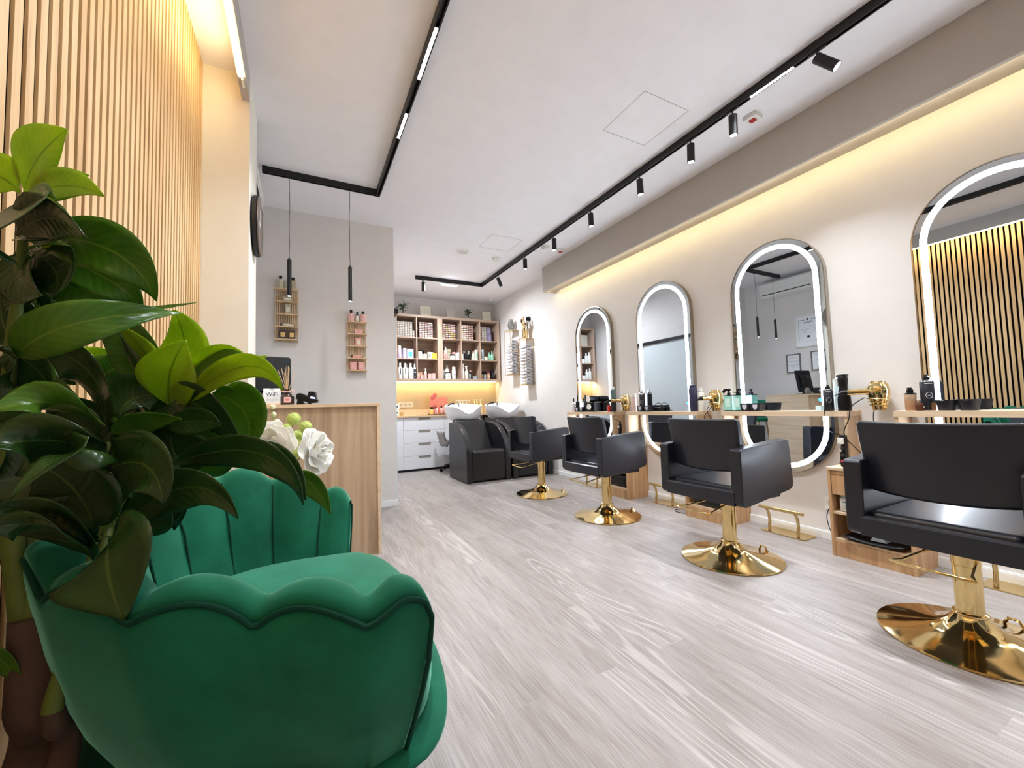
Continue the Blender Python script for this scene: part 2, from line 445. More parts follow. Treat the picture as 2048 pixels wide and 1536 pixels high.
# ================================================================== the room
XL, XR, YB, ZC, YF = -.51, 3.29, 7.05, 2.98, -1.6
struct('floor', MB().box(XL - .1, YF, -.05, XR + .1, YB + .1, 0), m_floor)
struct('ceiling', MB().box(XL - .1, YF, ZC, XR + .1, YB + .1, ZC + .08), m_ceil)
struct('wall_right', MB().box(XR, YF, 0, XR + .1, YB + .1, ZC), m_wall_r)
struct('wall_left', MB().box(XL - .1, YF, 0, XL, 4.396, ZC), m_wall)
struct('wall_back', MB().box(.877, YB, 0, XR, YB + .1, ZC), m_wall)
# the block between reception and the back room
struct('wall_reception', MB().box(XL, 4.396, 0, .877, YB, ZC), m_wall)
# pillar beside the slatted wall
struct('wall_pillar', MB().box(XL, 2.70, 0, -.273, 3.10, ZC), m_post)
# street side behind the photographer: wall with a tall shop window
wf = MB().box(XL - .1, YF - .1, 0, 1.0, YF, ZC).box(3.0, YF - .1, 0, XR + .1, YF, ZC).box(1.0, YF - .1, 2.5, 3.0, YF, ZC).box(1.0, YF - .1, 0, 3.0, YF, .3)
struct('wall_front', wf, m_wall)
wn_ = MB().box(1.0, YF - .08, .3, 1.05, YF - .02, 2.5).box(2.95, YF - .08, .3, 3.0, YF - .02, 2.5).box(1.05, YF - .08, .3, 2.95, YF - .02, .35).box(1.05, YF - .08, 2.45, 2.95, YF - .02, 2.5)
win = struct('window_1', wn_, m_white)
# right bulkhead: fascia, recessed underside and end cap
struct('trim_1', MB().box(3.07, YF, 2.63, 3.10, 4.87, ZC).box(3.10, 4.845, 2.63, XR, 4.87, ZC).box(3.10, YF, 2.655, XR, 4.845, 2.67), m_bulk)
struct('trim_2', MB().box(3.1005, YF, 2.6305, 3.103, 4.845, 2.655), m_cream)
tag(MB().box(3.1035, -1.1, 2.636, 3.1055, 4.80, 2.648).obj('led_strip', m_ledw), 'warm LED strip hidden behind the bulkhead fascia above the mirrors', 'light strip')
# left fascia with the light line over the slats
struct('trim_3', MB().box(-.312, YF, 2.825, -.273, 2.70, ZC), m_bulk)
tag(MB().box(-.306, -1.5, 2.816, -.284, 2.50, 2.8245).obj('led_strip', m_ledw), 'glowing warm LED line along the ceiling edge above the slatted wall', 'light strip')
tag(MB().box(-.296, 2.52, 2.819, -.284, 2.58, 2.8245).obj('led_driver', m_plastic_w), 'small white end cap after the LED line by the cream pillar', 'light driver')
# slatted wall panelling
sp = thing('slat_panel', 'vertical honey wood slats on dark felt behind the green armchair', 'wall panelling', (XL, 0, 0))
MB().box(0, YF, .07, .008, 2.70, ZC).obj('felt_backing', m_felt, sp)
sl = MB(); y = 2.70 - .030; 
while y > YF + .03:
    sl.box(.008, y, .07, .014, y + .0262, ZC); y -= .0426
sl.obj('slats', m_slat, sp)
# skirtings
def skirt(name, x0, y0, x1, y1):
    struct(name, MB().box(x0, y0, 0, x1, y1, .055).box(x0 + .003 * (x1 - x0 < .1) * (x0 > 2), y0, .055, x1, y1, .06), m_skirt, bev=.003)
skirt('baseboard_right', XR - .014, YF, XR, YB)
skirt('baseboard_left', XL, YF, XL + .022, 2.70)
skirt('baseboard_reception', -.27, 4.382, .891, 4.396)
skirt('baseboard_side', .877, 4.396, .891, 4.46)
skirt('baseboard_pillar', -.273, 2.70, -.259, 3.10)
# pale tiled backsplash between counter and shelf
struct('trim_4', MB().box(.878, YB - .012, .90, XR - .001, YB, 1.46), mat('beige_backsplash', (206, 184, 148), rough=.35, var=.08, vscale=4))
# sliding door in the side wall of the back room (seen in the second mirror)
d1 = struct('door_1', MB().box(.878, 4.50, .005, .912, 5.45, 2.02), mat('frosted_door', (214, 220, 220), rough=.3, var=.01))
rl = MB().box(.878, 4.42, 2.05, .925, 6.4, 2.10).obj('door_rail', m_black, d1)
MB().box(.912, 5.36, .98, .93, 5.40, 1.12).obj('door_handle', m_chrome, d1)
# hatches in the ceiling: hairline joints
def hatch(x0, y0, x1, y1, label):
    p = [(x0, y0), (x1, y0), (x1, y1), (x0, y1)]; t = .0022
    q = [(x0 + t, y0 + t), (x1 - t, y0 + t), (x1 - t, y1 - t), (x0 + t, y1 - t)]
    tag(MB().ring(p, q, ZC - .0012, ZC - .0002, 'z').obj('ceiling_hatch', mat('joint_grey', (150, 142, 136), rough=.9)), label, 'access hatch')
hatch(1.935, 1.775, 2.34, 2.18, 'square flush access hatch in the ceiling beside the right light track')
hatch(1.93, 4.11, 2.33, 4.50, 'square flush access hatch in the ceiling near the back of the room')
# ================================================================== mirror wall
MY = [4.03, 2.92, 1.81, .655]
ORD = ['nearest the shampoo corner', 'reflecting the sliding door', 'reflecting the reception desk', 'reflecting the slatted wall']
MIRR = None
for i, cy in enumerate(MY):
    lab = 'tall pill-shaped mirror with white light ring, ' + ORD[i]
    g = 'illuminated pill mirrors along the right wall'
    if MIRR is None:
        t = thing('mirror', lab, 'mirror', (XR, cy, 0), group=g)
        o = stadium(0, .44, 2.23, .70); a = stadium(0, .44, 2.23, .70, .006)
        o0 = MB().ring(o, a, -.042, 0, 'x').obj('frame', m_brass, t, smooth=True)
        MB().prism(a, -.038, -.002, 'x').obj('glass', m_mirror, t)
        b = stadium(0, .44, 2.23, .70, .040); c = stadium(0, .44, 2.23, .70, .072)
        MB().ring(b, c, -.0395, -.0385, 'x').obj('light_ring', m_led, t)
        tr = [(.0 + .012 * math.cos(PI * k / 12), .012 * math.sin(PI * k / 12)) for k in range(24)]
        ti = [(p[0] * .72, p[1] * .72) for p in tr]
        tb = MB().ring([(p[0] - .27, p[1] + .985) for p in tr], [(p[0] - .27, p[1] + .985) for p in ti], -.0395, -.0385, 'x')
        tb.prism([(p[0] * .35 - .27, p[1] * .35 + .985) for p in tr], -.0395, -.0385, 'x')
        tb.obj('touch_switch', m_blue, t)['label'] = 'small glowing blue touch switch'
        MIRR = t
    else:
        dup(MIRR, (XR, cy, 0), label=lab)
# consoles: worktop in front of each mirror on two side panels
CY = [3.985, 2.875, 1.765, .655]
CN = ['far end station by the shampoo corner', 'second station from the far end', 'station with the aqua spray bottles', 'nearest station at the right edge']
CON = None
for i, cy in enumerate(CY):
    lab = 'narrow pale oak mirror worktop on side panels, ' + CN[i]
    if CON is None:
        t = thing('styling_console', lab, 'worktop', (XR, cy, 0), group='worktops of the styling stations')
        n = [(-.19, -.44), (-.043, -.44), (-.043, .44), (-.19, .44)]
        MB().prism(n, .873, .908, 'z').obj('worktop', m_oak_h, t, bev=.0012, seg=1)
        MB().box(-.0425, -.44, .873, 0, -.3515, .908).obj('rear_filler', m_oak_h, t)
        MB().box(-.0425, .402, .873, 0, .44, .908).obj('rear_filler', m_oak_h, t)
        for s, z0 in ((-.43, .56), (.43, .56)):
            MB().box(-.185, s - .009, z0, 0, s + .009, .873).obj('side_panel', m_oak, t, bev=.001, seg=1)
        CON = t
    else:
        dup(CON, (XR, cy, 0), label=lab)
# low cabinets between the stations
KY = [3.43, 2.32, 1.21]
KN = ['by the far mirror', 'half hidden behind the third chair base', 'between the two nearest mirrors, with white bottle']
KAB = None
for i, cy in enumerate(KY):
    lab = 'low oak cabinet with drawer and open shelves ' + KN[i]
    if KAB is None:
        t = thing('station_cabinet', lab, 'cabinet', (XR, cy, 0), group='low cabinets between the mirrors')
        MB().box(-.30, -.20, 0, 0, -.183, .537).obj('side_panel', m_oak_w, t, bev=.001, seg=1)
        MB().box(-.30, .183, 0, 0, .20, .537).obj('side_panel', m_oak_w, t, bev=.001, seg=1)
        MB().box(-.302, -.202, .537, -.002, .202, .555).obj('top', m_oak_x, t, bev=.001, seg=1)
        MB().box(-.29, -.183, .262, -.01, .183, .278).obj('shelf', m_oak_x, t, bev=.001, seg=1)
        MB().box(-.29, -.183, .095, -.01, .183, .111).obj('shelf', m_oak_x, t, bev=.001, seg=1)
        MB().box(-.295, -.183, 0, -.279, .183, .095).obj('plinth', m_oak_w, t, bev=.001, seg=1)
        MB().box(-.012, -.183, .10, -.004, .183, .535).obj('back_panel', m_oak_w, t)
        d = MB().box(-.296, -.180, .385, -.280, .180, .505).obj('drawer', m_oak_w, t, bev=.001, seg=1)
        MB().box(-.292, -.183, .508, -.282, .183, .535).obj('rail', m_oak_w, d)
        KAB = t
    else:
        dup(KAB, (XR, cy, 0), label=lab)
# gold floor footrests
FT = None
for i, (fy, nm) in enumerate(((4.02, 'farthest, behind the second chair'), (2.90, 'left of the cabinet under the third chair'), (1.79, 'in the open between two cabinets'), (.66, 'behind the nearest chair base'))):
    lab = 'gold footrest bar on a flat floor plate, ' + nm
    if FT is None:
        t = thing('footrest', lab, 'footrest', (3.20, fy, 0), group='gold footrests below the mirrors')
        MB().prism(rrect(-.085, -.155, .085, .155, .018), .001, .007, 'z').obj('floor_plate', m_gold2, t, bev=.001)
        for s in (-.10, .10):
            MB().tube([(-.055, s, .008), (-.055, s, .04), (-.045, s, .08), (-.052, s, .13), (-.075, s, .172)], .0105, 10).obj('post', m_gold2, t, smooth=True)
        MB().cyl((-.078, 0, .182), .0125, -.155, .155, 16, axis='y').obj('bar', m_gold2, t, smooth=True, bev=.003)
        FT = t
    else:
        dup(FT, (3.20, fy, 0), label=lab)

# ------------------------------------------------------------------ styling chairs
CHY = [4.0, 2.885, 1.71, .66]
CHX = [2.42, 2.42, 2.42, 2.41]
CHN = ['beside the shampoo seats', 'second from the back', 'second nearest, before the spray bottles', 'cut by the right edge']
CH = None
def make_chair(t):
    # side panels run from rear (-x) to front (+x)
    rear, front = -.275, .22
    for s in (-1, 1):
        y0, y1 = (.218, .285) if s > 0 else (-.285, -.218)
        poly = [(rear, .430), (rear + .010, .410), (rear + .035, .400), (front - .035, .452), (front - .008, .465), (front + .002, .490), (front - .016, .738), (front - .026, .752), (front - .05, .756), (rear + .012, .724), (rear, .716)]
        MB().prism(poly, y0, y1, 'y').obj('armrest', m_leather, t, bev=.008, seg=3, smooth=True, wn=True)
    # lower rear rail joining the sides, bowed back in the middle
    rows = []
    for k in range(13):
        y = -.235 + .47 * k / 12; bw = -.006 * math.cos(PI * y / .5)
        x0 = rear + bw; x1 = rear + .065
        rows.append([(x0, y, .405), (x0 - .003, y, .480), (x0 + .006, y, .488), (x1 - .03, y, .488), (x1 - .03, y, .405)])
    MB().grid(rows, wrap=True).obj('rear_rail', m_leather, t, smooth=True)
    MB().box(rear + .03, -.225, .40, front - .03, .225, .445).obj('seat_pan', m_leather, t, bev=.01)
    sb = MB().prism(rrect(-.245, -.2165, .245, .2165, .03), .45, .508, 'z')
    sb.obj('seat_cushion', m_leather, t, bev=.022, seg=4, smooth=True, wn=True)
    # reclined backrest, slightly dished
    vs = []; fs = []; ny, nz_ = 15, 9
    for side in (0, 1):
        for a in range(nz_):
            v = (0, .045, .2, .35, .5, .65, .8, .94, 1)[a]; z = .588 + .302 * v
            hw = (.230 + .016 * v) * {0: .955, 1: .99, nz_ - 2: .995, nz_ - 1: .955}.get(a, 1)
            for b in range(ny):
                u = -1 + 2 * b / (ny - 1)
                bow = .028 * u * u
                x = -.215 - .050 * v + bow + (.062 - .018 * v if side else 0)
                zz = z + (.006 * v * u * u) - (.016 * (1 - v) * (1 - u * u))
                if side and a == nz_ - 1: zz -= .006
                vs.append((x, u * hw, zz))
    N = ny * nz_
    for a in range(nz_ - 1):
        for b in range(ny - 1):
            i = a * ny + b
            fs.append((i, i + 1, i + ny + 1, i + ny)); fs.append((N + i, N + i + ny, N + i + ny + 1, N + i + 1))
    for b in range(ny - 1):
        fs.append((b, N + b, N + b + 1, b + 1)); i = (nz_ - 1) * ny + b; fs.append((i, i + 1, N + i + 1, N + i))
    for a in range(nz_ - 1):
        i = a * ny; fs.append((i, i + ny, N + i + ny, N + i)); i = a * ny + ny - 1; fs.append((i, N + i, N + i + ny, i + ny))
    MB().add(vs, fs).obj('backrest', m_leather, t, bev=.02, seg=4, smooth=True, wn=True)
    # gold pump column, trumpet base and foot lever loop
    MB().lathe([(.042, .100), (.042, .30), (.044, .302), (.044, .405)], n=36).obj('column', m_gold, t, smooth=True)
    prof = [(.288, 0), (.292, .005), (.290, .011), (.26, .017), (.20, .027), (.14, .041), (.10, .056), (.072, .076), (.056, .097), (.052, .104), (.040, .106)]
    MB().lathe(prof, n=64).obj('base', m_gold, t, smooth=True)
    c = MB().lathe([(.048, .102), (.053, .106), (.053, .113), (.044, .117)], n=32).obj('collar', m_gold, t, smooth=True)
    MB().box(-.11, -.08, .385, .11, .08, .402).obj('mounting_plate', m_gold2, t, bev=.004)
    MB().tube([(-.03, .05, .372), (-.10, .075, .362), (-.28, .105, .342), (-.305, .13, .338), (-.312, .10, .338), (-.318, -.08, .338), (-.31, -.105, .338), (-.28, -.09, .342), (-.10, -.06, .362), (-.03, -.045, .372)], .0055, 8).obj('foot_lever', m_gold, t, smooth=True)
    MB().tube([(0, -.045, .375), (.02, -.07, .374), (.02, -.10, .360)], .008, 8).obj('lever_joint', m_black, t, smooth=True)
    MB().tube([(.235, -.09, .018), (.24, -.075, .045), (.245, -.045, .045), (.25, -.03, .018)], .006, 6).obj('base_clip', m_gold, t, smooth=True)
for i in range(4):
    lab = 'black leather styling chair on gold base, ' + CHN[i]
    if CH is None:
        CH = thing('styling_chair', lab, 'chair', (CHX[i], CHY[i], 0), group='black styling chairs facing the mirrors')
        make_chair(CH)
    else:
        dup(CH, (CHX[i], CHY[i], 0), label=lab)
# ================================================================== ceiling tracks and lamps
def track(name, label, segs):
    t = thing(name, label, 'light track', segs[0][0] + (ZC,))
    ox, oy = segs[0][0]
    for (a, b) in segs:
        x0, x1 = sorted((a[0], b[0])); y0, y1 = sorted((a[1], b[1])); h = .0165
        m = MB()
        # channel: two lips and a top so the groove reads from below
        if x1 - x0 < y1 - y0:
            m.box(x0 - h - ox, y0 - h - oy, -.052, x0 - .009 - ox, y1 + h - oy, 0).box(x0 + .009 - ox, y0 - h - oy, -.052, x0 + h - ox, y1 + h - oy, 0).box(x0 - .009 - ox, y0 - h - oy, -.02, x0 + .009 - ox, y1 + h - oy, 0)
        else:
            m.box(x0 - h - ox, y0 - h - oy, -.052, x1 + h - ox, y0 - .009 - oy, 0).box(x0 - h - ox, y0 + .009 - oy, -.052, x1 + h - ox, y0 + h - oy, 0).box(x0 - h - ox, y0 - .009 - oy, -.02, x1 + h - ox, y0 + .009 - oy, 0)
        m.obj('rail', m_black, t)
    return t
track('light_track', 'black L-shaped ceiling track on the left carrying two pendant lights', [((.605, -1.5), (.605, 3.675)), ((-.27, 3.675), (.605, 3.675))])
track('light_track', 'long black ceiling track on the right ending in a short leg over the shampoo seats', [((2.545, -1.5), (2.545, 5.86)), ((1.50, 5.86), (2.545, 5.86))])
# linear grille modules recessed in the tracks
def linear(label, x, y, ln, along='y', drop=0):
    t = thing('linear_light', label, 'ceiling light', (x, y, ZC - .052))
    n = int(ln / .0165); g = MB(); l = MB()
    for k in range(n):
        q = -ln / 2 + (k + .5) * ln / n
        if along == 'y': l.box(-.0085, q - .006, .0, .0085, q + .006, .003)
        else: l.box(q - .006, -.0085, .0, q + .006, .0085, .003)
    l.obj('led_cells', m_ledc, t)
    if along == 'y': g.box(-.0088, -ln / 2, .003, .0088, ln / 2, .012)
    else: g.box(-ln / 2, -.0088, .003, ln / 2, .0088, .012)
    g.obj('housing', m_black, t)
    t.location.z -= drop
    return t
linear('bright linear module in the left track, nearer the camera', .605, 2.06, .36)
linear('bright linear module in the left track, toward the pendant corner', .605, 2.68, .27)
linear('dotted linear module in the right track beside the nearest spotlight', 2.545, 1.35, .26)
# small hanging linear lamp of the back leg
t = thing('linear_light', 'short white glowing bar lamp under the back end of the right track', 'ceiling light', (2.0, 5.86, ZC - .052))
MB().box(-.125, -.018, -.035, .125, .018, -.012).obj('housing', m_chrome, t, bev=.002)
MB().box(-.122, -.016, -.044, .122, .016, -.0352).obj('diffuser', m_ledc, t, bev=.002)
MB().box(-.06, -.006, -.012, .06, .006, .002).obj('adapter', m_black, t)
# spots
def spot(label, x, y, tilt=(0, 0), power=P_SPOT, ang=62, L=.125, r=.0265, on=True):
    t = thing('spotlight', label, 'spotlight', (x, y, ZC - .052), group='cylinder spotlights on the right track')
    MB().box(-.009, -.045, -.006, .009, .045, .012).obj('adapter', m_black, t)
    MB().cyl((0, 0, 0), .005, -.04, -.004, 10).obj('stem', m_black, t)
    mt = Matrix.Rotation(tilt[0], 4, 'X') @ Matrix.Rotation(tilt[1], 4, 'Y')
    c = Vector((0, 0, -.045))
    M4 = Matrix.Translation(c) @ mt
    h = MB().lathe([(.002, .012), (r, .008), (r, -L), (r - .003, -L), (r - .004, -L + .012), (.002, -L + .012)], n=24).rot(M4)
    hd = h.obj('head', m_black, t, smooth=True)
    MB().lathe([(.001, -L + .008), (r - .005, -L + .008), (r - .005, -L + .0115), (.001, -L + .0115)], n=20).rot(M4).obj('lamp', m_ledc if on else m_plastic_k, hd, smooth=True)
    if on:
        l = bpy.data.lights.new('spot_light', 'SPOT'); l.energy = power; l.color = NEUT; l.spot_size = R(ang); l.spot_blend = .6; l.shadow_soft_size = .02
        o = bpy.data.objects.new('spot_light', l); col.objects.link(o)
        mw = Matrix.Translation((x, y, ZC - .052)) @ M4 @ Matrix.Translation((0, 0, -L - .004))
        o.matrix_world = mw
    return t
SP = [(1.10, (R(-38), R(-14)), 'nearest spotlight, tilted and glaring toward the viewer'), (1.60, (R(3), R(-3)), 'upright spotlight beside the red fire sounder'),
      (1.93, (R(2), R(0)), 'upright spotlight nearest the square ceiling hatch'), (2.44, (R(-2), 0), 'upright spotlight, fourth from the near end'),
      (3.10, (R(-2), 0), 'upright spotlight, fifth from the near end'), (3.76, (0, 0), 'upright spotlight beside the round smoke detector'),
      (4.44, (0, 0), 'upright spotlight, last but one before the track corner'), (5.25, (R(0), R(-22)), 'spotlight tilted to the right just before the track corner')]
for y, tl, lb in SP: spot(lb, 2.545, y, tl, power=P_SPOT * (1.2 if y > 3.5 else 1.0))
for y, w_ in ((.2, 'nearest chair'), (-.7, 'shop window')): spot('upright spotlight on the right track by the ' + w_, 2.545, y, (0, 0), power=P_SPOT * 1.3)
spot('spotlight hanging from the far left tip of the back track leg', 1.60, 5.86, (0, 0), on=False)
# two pendants
PD = None
for x, nm in ((-.095, 'left'), (.366, 'right')):
    lb = 'slim black tube pendant light, the ' + nm + ' one of the pair over the desk'
    t = thing('pendant_light', lb, 'pendant light', (x, 3.675, ZC - .052), group='pair of tube pendants')
    s = 1 if x < 0 else -1
    MB().tube([(0, 0, 0), (.001, 0, -.1), (.004 * s, 0, -.25), (-.002, 0, -.4), (.003 * s, 0, -.55), (0, 0, -.675)], .0022, 6).obj('cable', m_black, t, smooth=True)
    MB().cyl((0, 0, -.68), .006, -.01, .01, 12).obj('cable_grip', m_black, t)
    MB().lathe([(.002, -.685), (.0165, -.687), (.0165, -.985), (.013, -.985), (.012, -.975), (.001, -.975)], n=24).obj('tube', m_black, t, smooth=True)
    MB().cyl((0, 0, 0), .0118, -.984, -.978, 20).obj('lamp', m_ledc, t)
    MB().box(-.03, -.008, -.004, .03, .008, .004).obj('adapter', m_black, t)
    l = bpy.data.lights.new('spot_light', 'SPOT'); l.energy = P_SPOT * .5; l.color = NEUT; l.spot_size = R(80); l.spot_blend = .7; l.shadow_soft_size = .012
    o = bpy.data.objects.new('spot_light', l); col.objects.link(o); o.location = (x, 3.675, ZC - .052 - .99)
# ceiling devices
t = thing('fire_sounder', 'white square fire sounder with a red lens beside the right track', 'alarm', (2.80, 1.62, ZC))
MB().prism(rrect(-.045, -.045, .045, .045, .008), -.028, 0, 'z').obj('housing', m_plastic_w, t, bev=.002)
MB().prism(rrect(-.020, -.020, .020, .020, .004), -.034, -.028, 'z').obj('lens', m_red, t, bev=.001)
t = thing('fire_sounder', 'small white alarm with a red lens near the bulkhead end', 'alarm', (2.92, 4.18, ZC))
MB().prism(rrect(-.045, -.045, .045, .045, .008), -.028, 0, 'z').obj('housing', m_plastic_w, t, bev=.002)
MB().prism(rrect(-.022, -.022, .022, .022, .004), -.034, -.028, 'z').obj('lens', m_red, t, bev=.001)
for x, y, lb in ((2.69, 4.17, 'round white smoke detector right of the track'), (2.295, 4.76, 'round white smoke detector left of the track, near the corner')):
    t = thing('smoke_detector', lb, 'smoke detector', (x, y, ZC))
    MB().lathe([(.055, 0), (.055, -.012), (.046, -.016)], n=32).obj('base', m_plastic_w, t, smooth=True)
    MB().lathe([(.044, -.016), (.046, -.026), (.038, -.042), (.001, -.046)], n=32).obj('dome', m_plastic_w, t, smooth=True)
t = thing('ceiling_speaker', 'flat round ring speaker flush in the ceiling at the back', 'speaker', (1.80, 4.73, ZC))
MB().lathe([(.085, 0), (.085, -.005), (.068, -.007), (.066, 0)], n=40).obj('ring', m_plastic_w, t, smooth=True)
MB().cyl((0, 0, 0), .066, -.003, -.0005, 40).obj('grille', mat('speaker_grille', (214, 208, 202), rough=.8), t)
t = thing('motion_sensor', 'tiny white sensor with a dark eye in the far ceiling corner', 'sensor', (3.09, 6.68, ZC))
MB().lathe([(.04, 0), (.038, -.015), (.02, -.03), (.001, -.032)], n=24).obj('body', m_plastic_w, t, smooth=True)
MB().ball((.004, -.022, -.018), .012).obj('lens', m_plastic_k, t, smooth=True)
# ================================================================== reception desk
t = thing('reception_desk', 'tall oak reception desk with thin pale edges, left of the passage', 'desk', (0, 0, 0))
MB().prism([(-.271, 3.0), (.492, 3.0), (.492, 3.54), (-.505, 3.54), (-.505, 3.102), (-.271, 3.102)], 1.033, 1.055, 'z').obj('desktop', m_oak_x, t, bev=.001, seg=1)
MB().box(.470, 3.0, 0, .492, 3.54, 1.033).obj('side_panel', m_oak_h, t, bev=.001, seg=1)
MB().box(-.505, 3.104, 0, -.483, 3.54, 1.033).obj('side_panel', m_oak, t, bev=.001, seg=1)
MB().box(-.270, 3.022, 0, .470, 3.04, 1.033).obj('front_panel', wood('oak_front', [(154, 128, 102), (184, 158, 130), (202, 178, 150)], 'z', 3), t)
MB().box(-.483, 3.104, .72, .470, 3.50, .742).obj('lower_worktop', m_oak_x, t)
# things on the desk
t = thing('monitor', 'black till monitor with its back to the room on the desk', 'monitor', (-.22, 3.36, 1.055), R(8))
MB().prism(rrect(-.16, .035, .15, .365, .018), -.012, .012, 'y').rot(Matrix.Rotation(R(-9), 4, 'X')).obj('screen', m_plastic_k, t, bev=.006, seg=3, smooth=True)
MB().prism(rrect(-.10, .10, .09, .29, .02), -.030, -.013, 'y').rot(Matrix.Rotation(R(-9), 4, 'X')).obj('rear_cover', m_plastic_k, t, bev=.006, seg=2, smooth=True)
MB().box(-.075, -.030, .255, -.045, -.0285, .285).rot(Matrix.Rotation(R(-9), 4, 'X')).obj('sticker', mat('grey_sticker', (150, 150, 150)), t)
MB().prism([(-.1, 0), (.08, 0), (.03, .10), (-.03, .10)], -.02, .03, 'y').obj('stand', m_chrome, t, bev=.004)
MB().prism(rrect(-.11, -.08, .11, .08, .02), 0, .012, 'z').obj('base', m_plastic_k, t, bev=.003)
t = thing('wifi_sign', 'small white card sign reading WiFi beside the reed diffuser', 'sign', (-.178, 3.09, 1.055), R(2))
MB().box(-.050, -.004, .010, .050, .000, .112).rot(Matrix.Rotation(R(-6), 4, 'X')).obj('card', m_paper, t)
MB().box(-.048, -.018, 0, .048, .012, .012).obj('wooden_foot', m_pine, t, bev=.002)
text('lettering', 'WiFi', .036, m_ink, t, (0, -.0125, .070), (R(84), 0, 0))
b = MB()
for q in (.010, .017, .024):
    b.tube([(q * math.sin(a), 0, q * math.cos(a)) for a in [R(-42 + 84 * i / 8) for i in range(9)]], .0014, 5)
b.obj('wifi_symbol', mat('grey_print', (120, 120, 126)), t, loc=(0, -.0155, .086))
b = MB()
for k in range(4): b.box(-.030, -.0002, .022 + k * .008, .034 - .006 * (k % 2), .0002, .0245 + k * .008)
b.obj('small_print', mat('pale_print', (196, 198, 208)), t, loc=(0, -.0125, 0))
t = thing('reed_diffuser', 'dark round bottle diffuser with pale reeds and pink ribbon on the desk', 'reed diffuser', (-.091, 3.10, 1.055))
amber = mat('amber_glass', (44, 20, 16), rough=.06, coat=.6, var=.05)
MB().lathe([(.001, 0), (.038, 0), (.041, .006), (.041, .052), (.034, .068), (.018, .078), (.016, .096), (.020, .098), (.020, .104), (.012, .104)], n=32).obj('bottle', amber, t, smooth=True)
MB().box(-.018, -.0425, .016, .020, -.040, .052).obj('label', mat('pink_label', (238, 186, 178)), t)
MB().box(-.011, -.0432, .035, .013, -.0425, .041).box(-.008, -.0432, .026, .010, -.0425, .029).obj('label_print', mat('rose_print', (190, 110, 110)), t)
MB().tube([(.020 * math.cos(a), .020 * math.sin(a), .088 + .003 * math.sin(3 * a)) for a in [2 * PI * i / 20 for i in range(20)]], .004, 6, True).tube([(-.016, -.02, .09), (-.036, -.022, .100), (-.044, -.02, .094), (-.03, -.02, .088), (-.012, -.02, .09)], .0035, 6).tube([(.012, -.02, .09), (.03, -.022, .100), (.042, -.02, .096), (.036, -.02, .078)], .0035, 6).obj('ribbon', mat('pale_pink_ribbon', (236, 190, 180), rough=.6), t, smooth=True)
rnd = random.Random(3)
for dx, dy, h in ((-.055, 0, .235), (-.035, .01, .25), (-.012, -.01, .25), (-.004, .012, .262), (.006, 0, .262), (.012, -.008, .25), (.050, .0, .235), (-.02, .02, .22)):
    MB().tube([(dx * .1, dy * .1, .085), (dx, dy, h)], .0018, 6).obj('reed', m_pine, t)
t = thing('card_terminal', 'black card payment terminal on a tilted stand at the desk edge', 'card terminal', (.022, 3.10, 1.055), R(-10))
MB().prism([(-.06, .035), (-.052, .075), (-.03, .078), (.055, .038), (.075, .034), (.075, .012), (.02, .008), (-.045, .042)], -.036, .036, 'y').obj('body', m_plastic_k, t, bev=.005, seg=3, smooth=True)
MB().prism([(.012, .055), (.020, .088), (.058, .086), (.066, .050), (.066, .034)], -.036, .036, 'y').obj('printer_hump', m_plastic_k, t, bev=.005, seg=3, smooth=True)
MB().prism([(.030, .040), (.060, .036), (.064, .046), (.034, .056)], -.0375, -.0355, 'y').obj('screen_glow', mat('blue_white_screen', (200, 205, 245), emit=(170, 180, 240), es=.5), t)
MB().prism([(-.055, 0), (-.01, 0), (-.02, .03), (-.048, .045)], -.03, .03, 'y').obj('stand', m_plastic_k, t, bev=.004)
MB().cyl((.0, 0, 0), .033, 0, .008, 24).obj('foot', m_plastic_k, t)

# bar stool behind the desk
t = thing('bar_stool', 'green velvet bar stool with gold legs behind the desk, seen in the mirror', 'stool', (.16, 3.92, 0))
MB().lathe([(.001, .66), (.19, .66), (.205, .69), (.19, .72), (.001, .73)], n=32).obj('seat', m_velvet, t, smooth=True)
rows = []
for k in range(17):
    a = R(-100 + 200 * k / 16); r = .21 + .008 * abs(math.sin(8 * a * .9))
    rows.append([(r * math.sin(a) * .95, r * math.cos(a) * .95, .72), (r * math.sin(a), r * math.cos(a), .86), (r * math.sin(a), r * math.cos(a), .99)])
MB().grid(rows).obj('backrest', m_velvet, t, smooth=True, solid=.03)
for a in (45, 135, 225, 315):
    c, s = math.cos(R(a)), math.sin(R(a))
    MB().tube([(.14 * c, .14 * s, .66), (.21 * c, .21 * s, 0)], .011, 10).obj('leg', m_gold2, t, smooth=True)
MB().tube([(.185 * math.cos(2 * PI * i / 24), .185 * math.sin(2 * PI * i / 24), .25) for i in range(24)], .008, 8, True).obj('foot_ring', m_gold2, t, smooth=True)

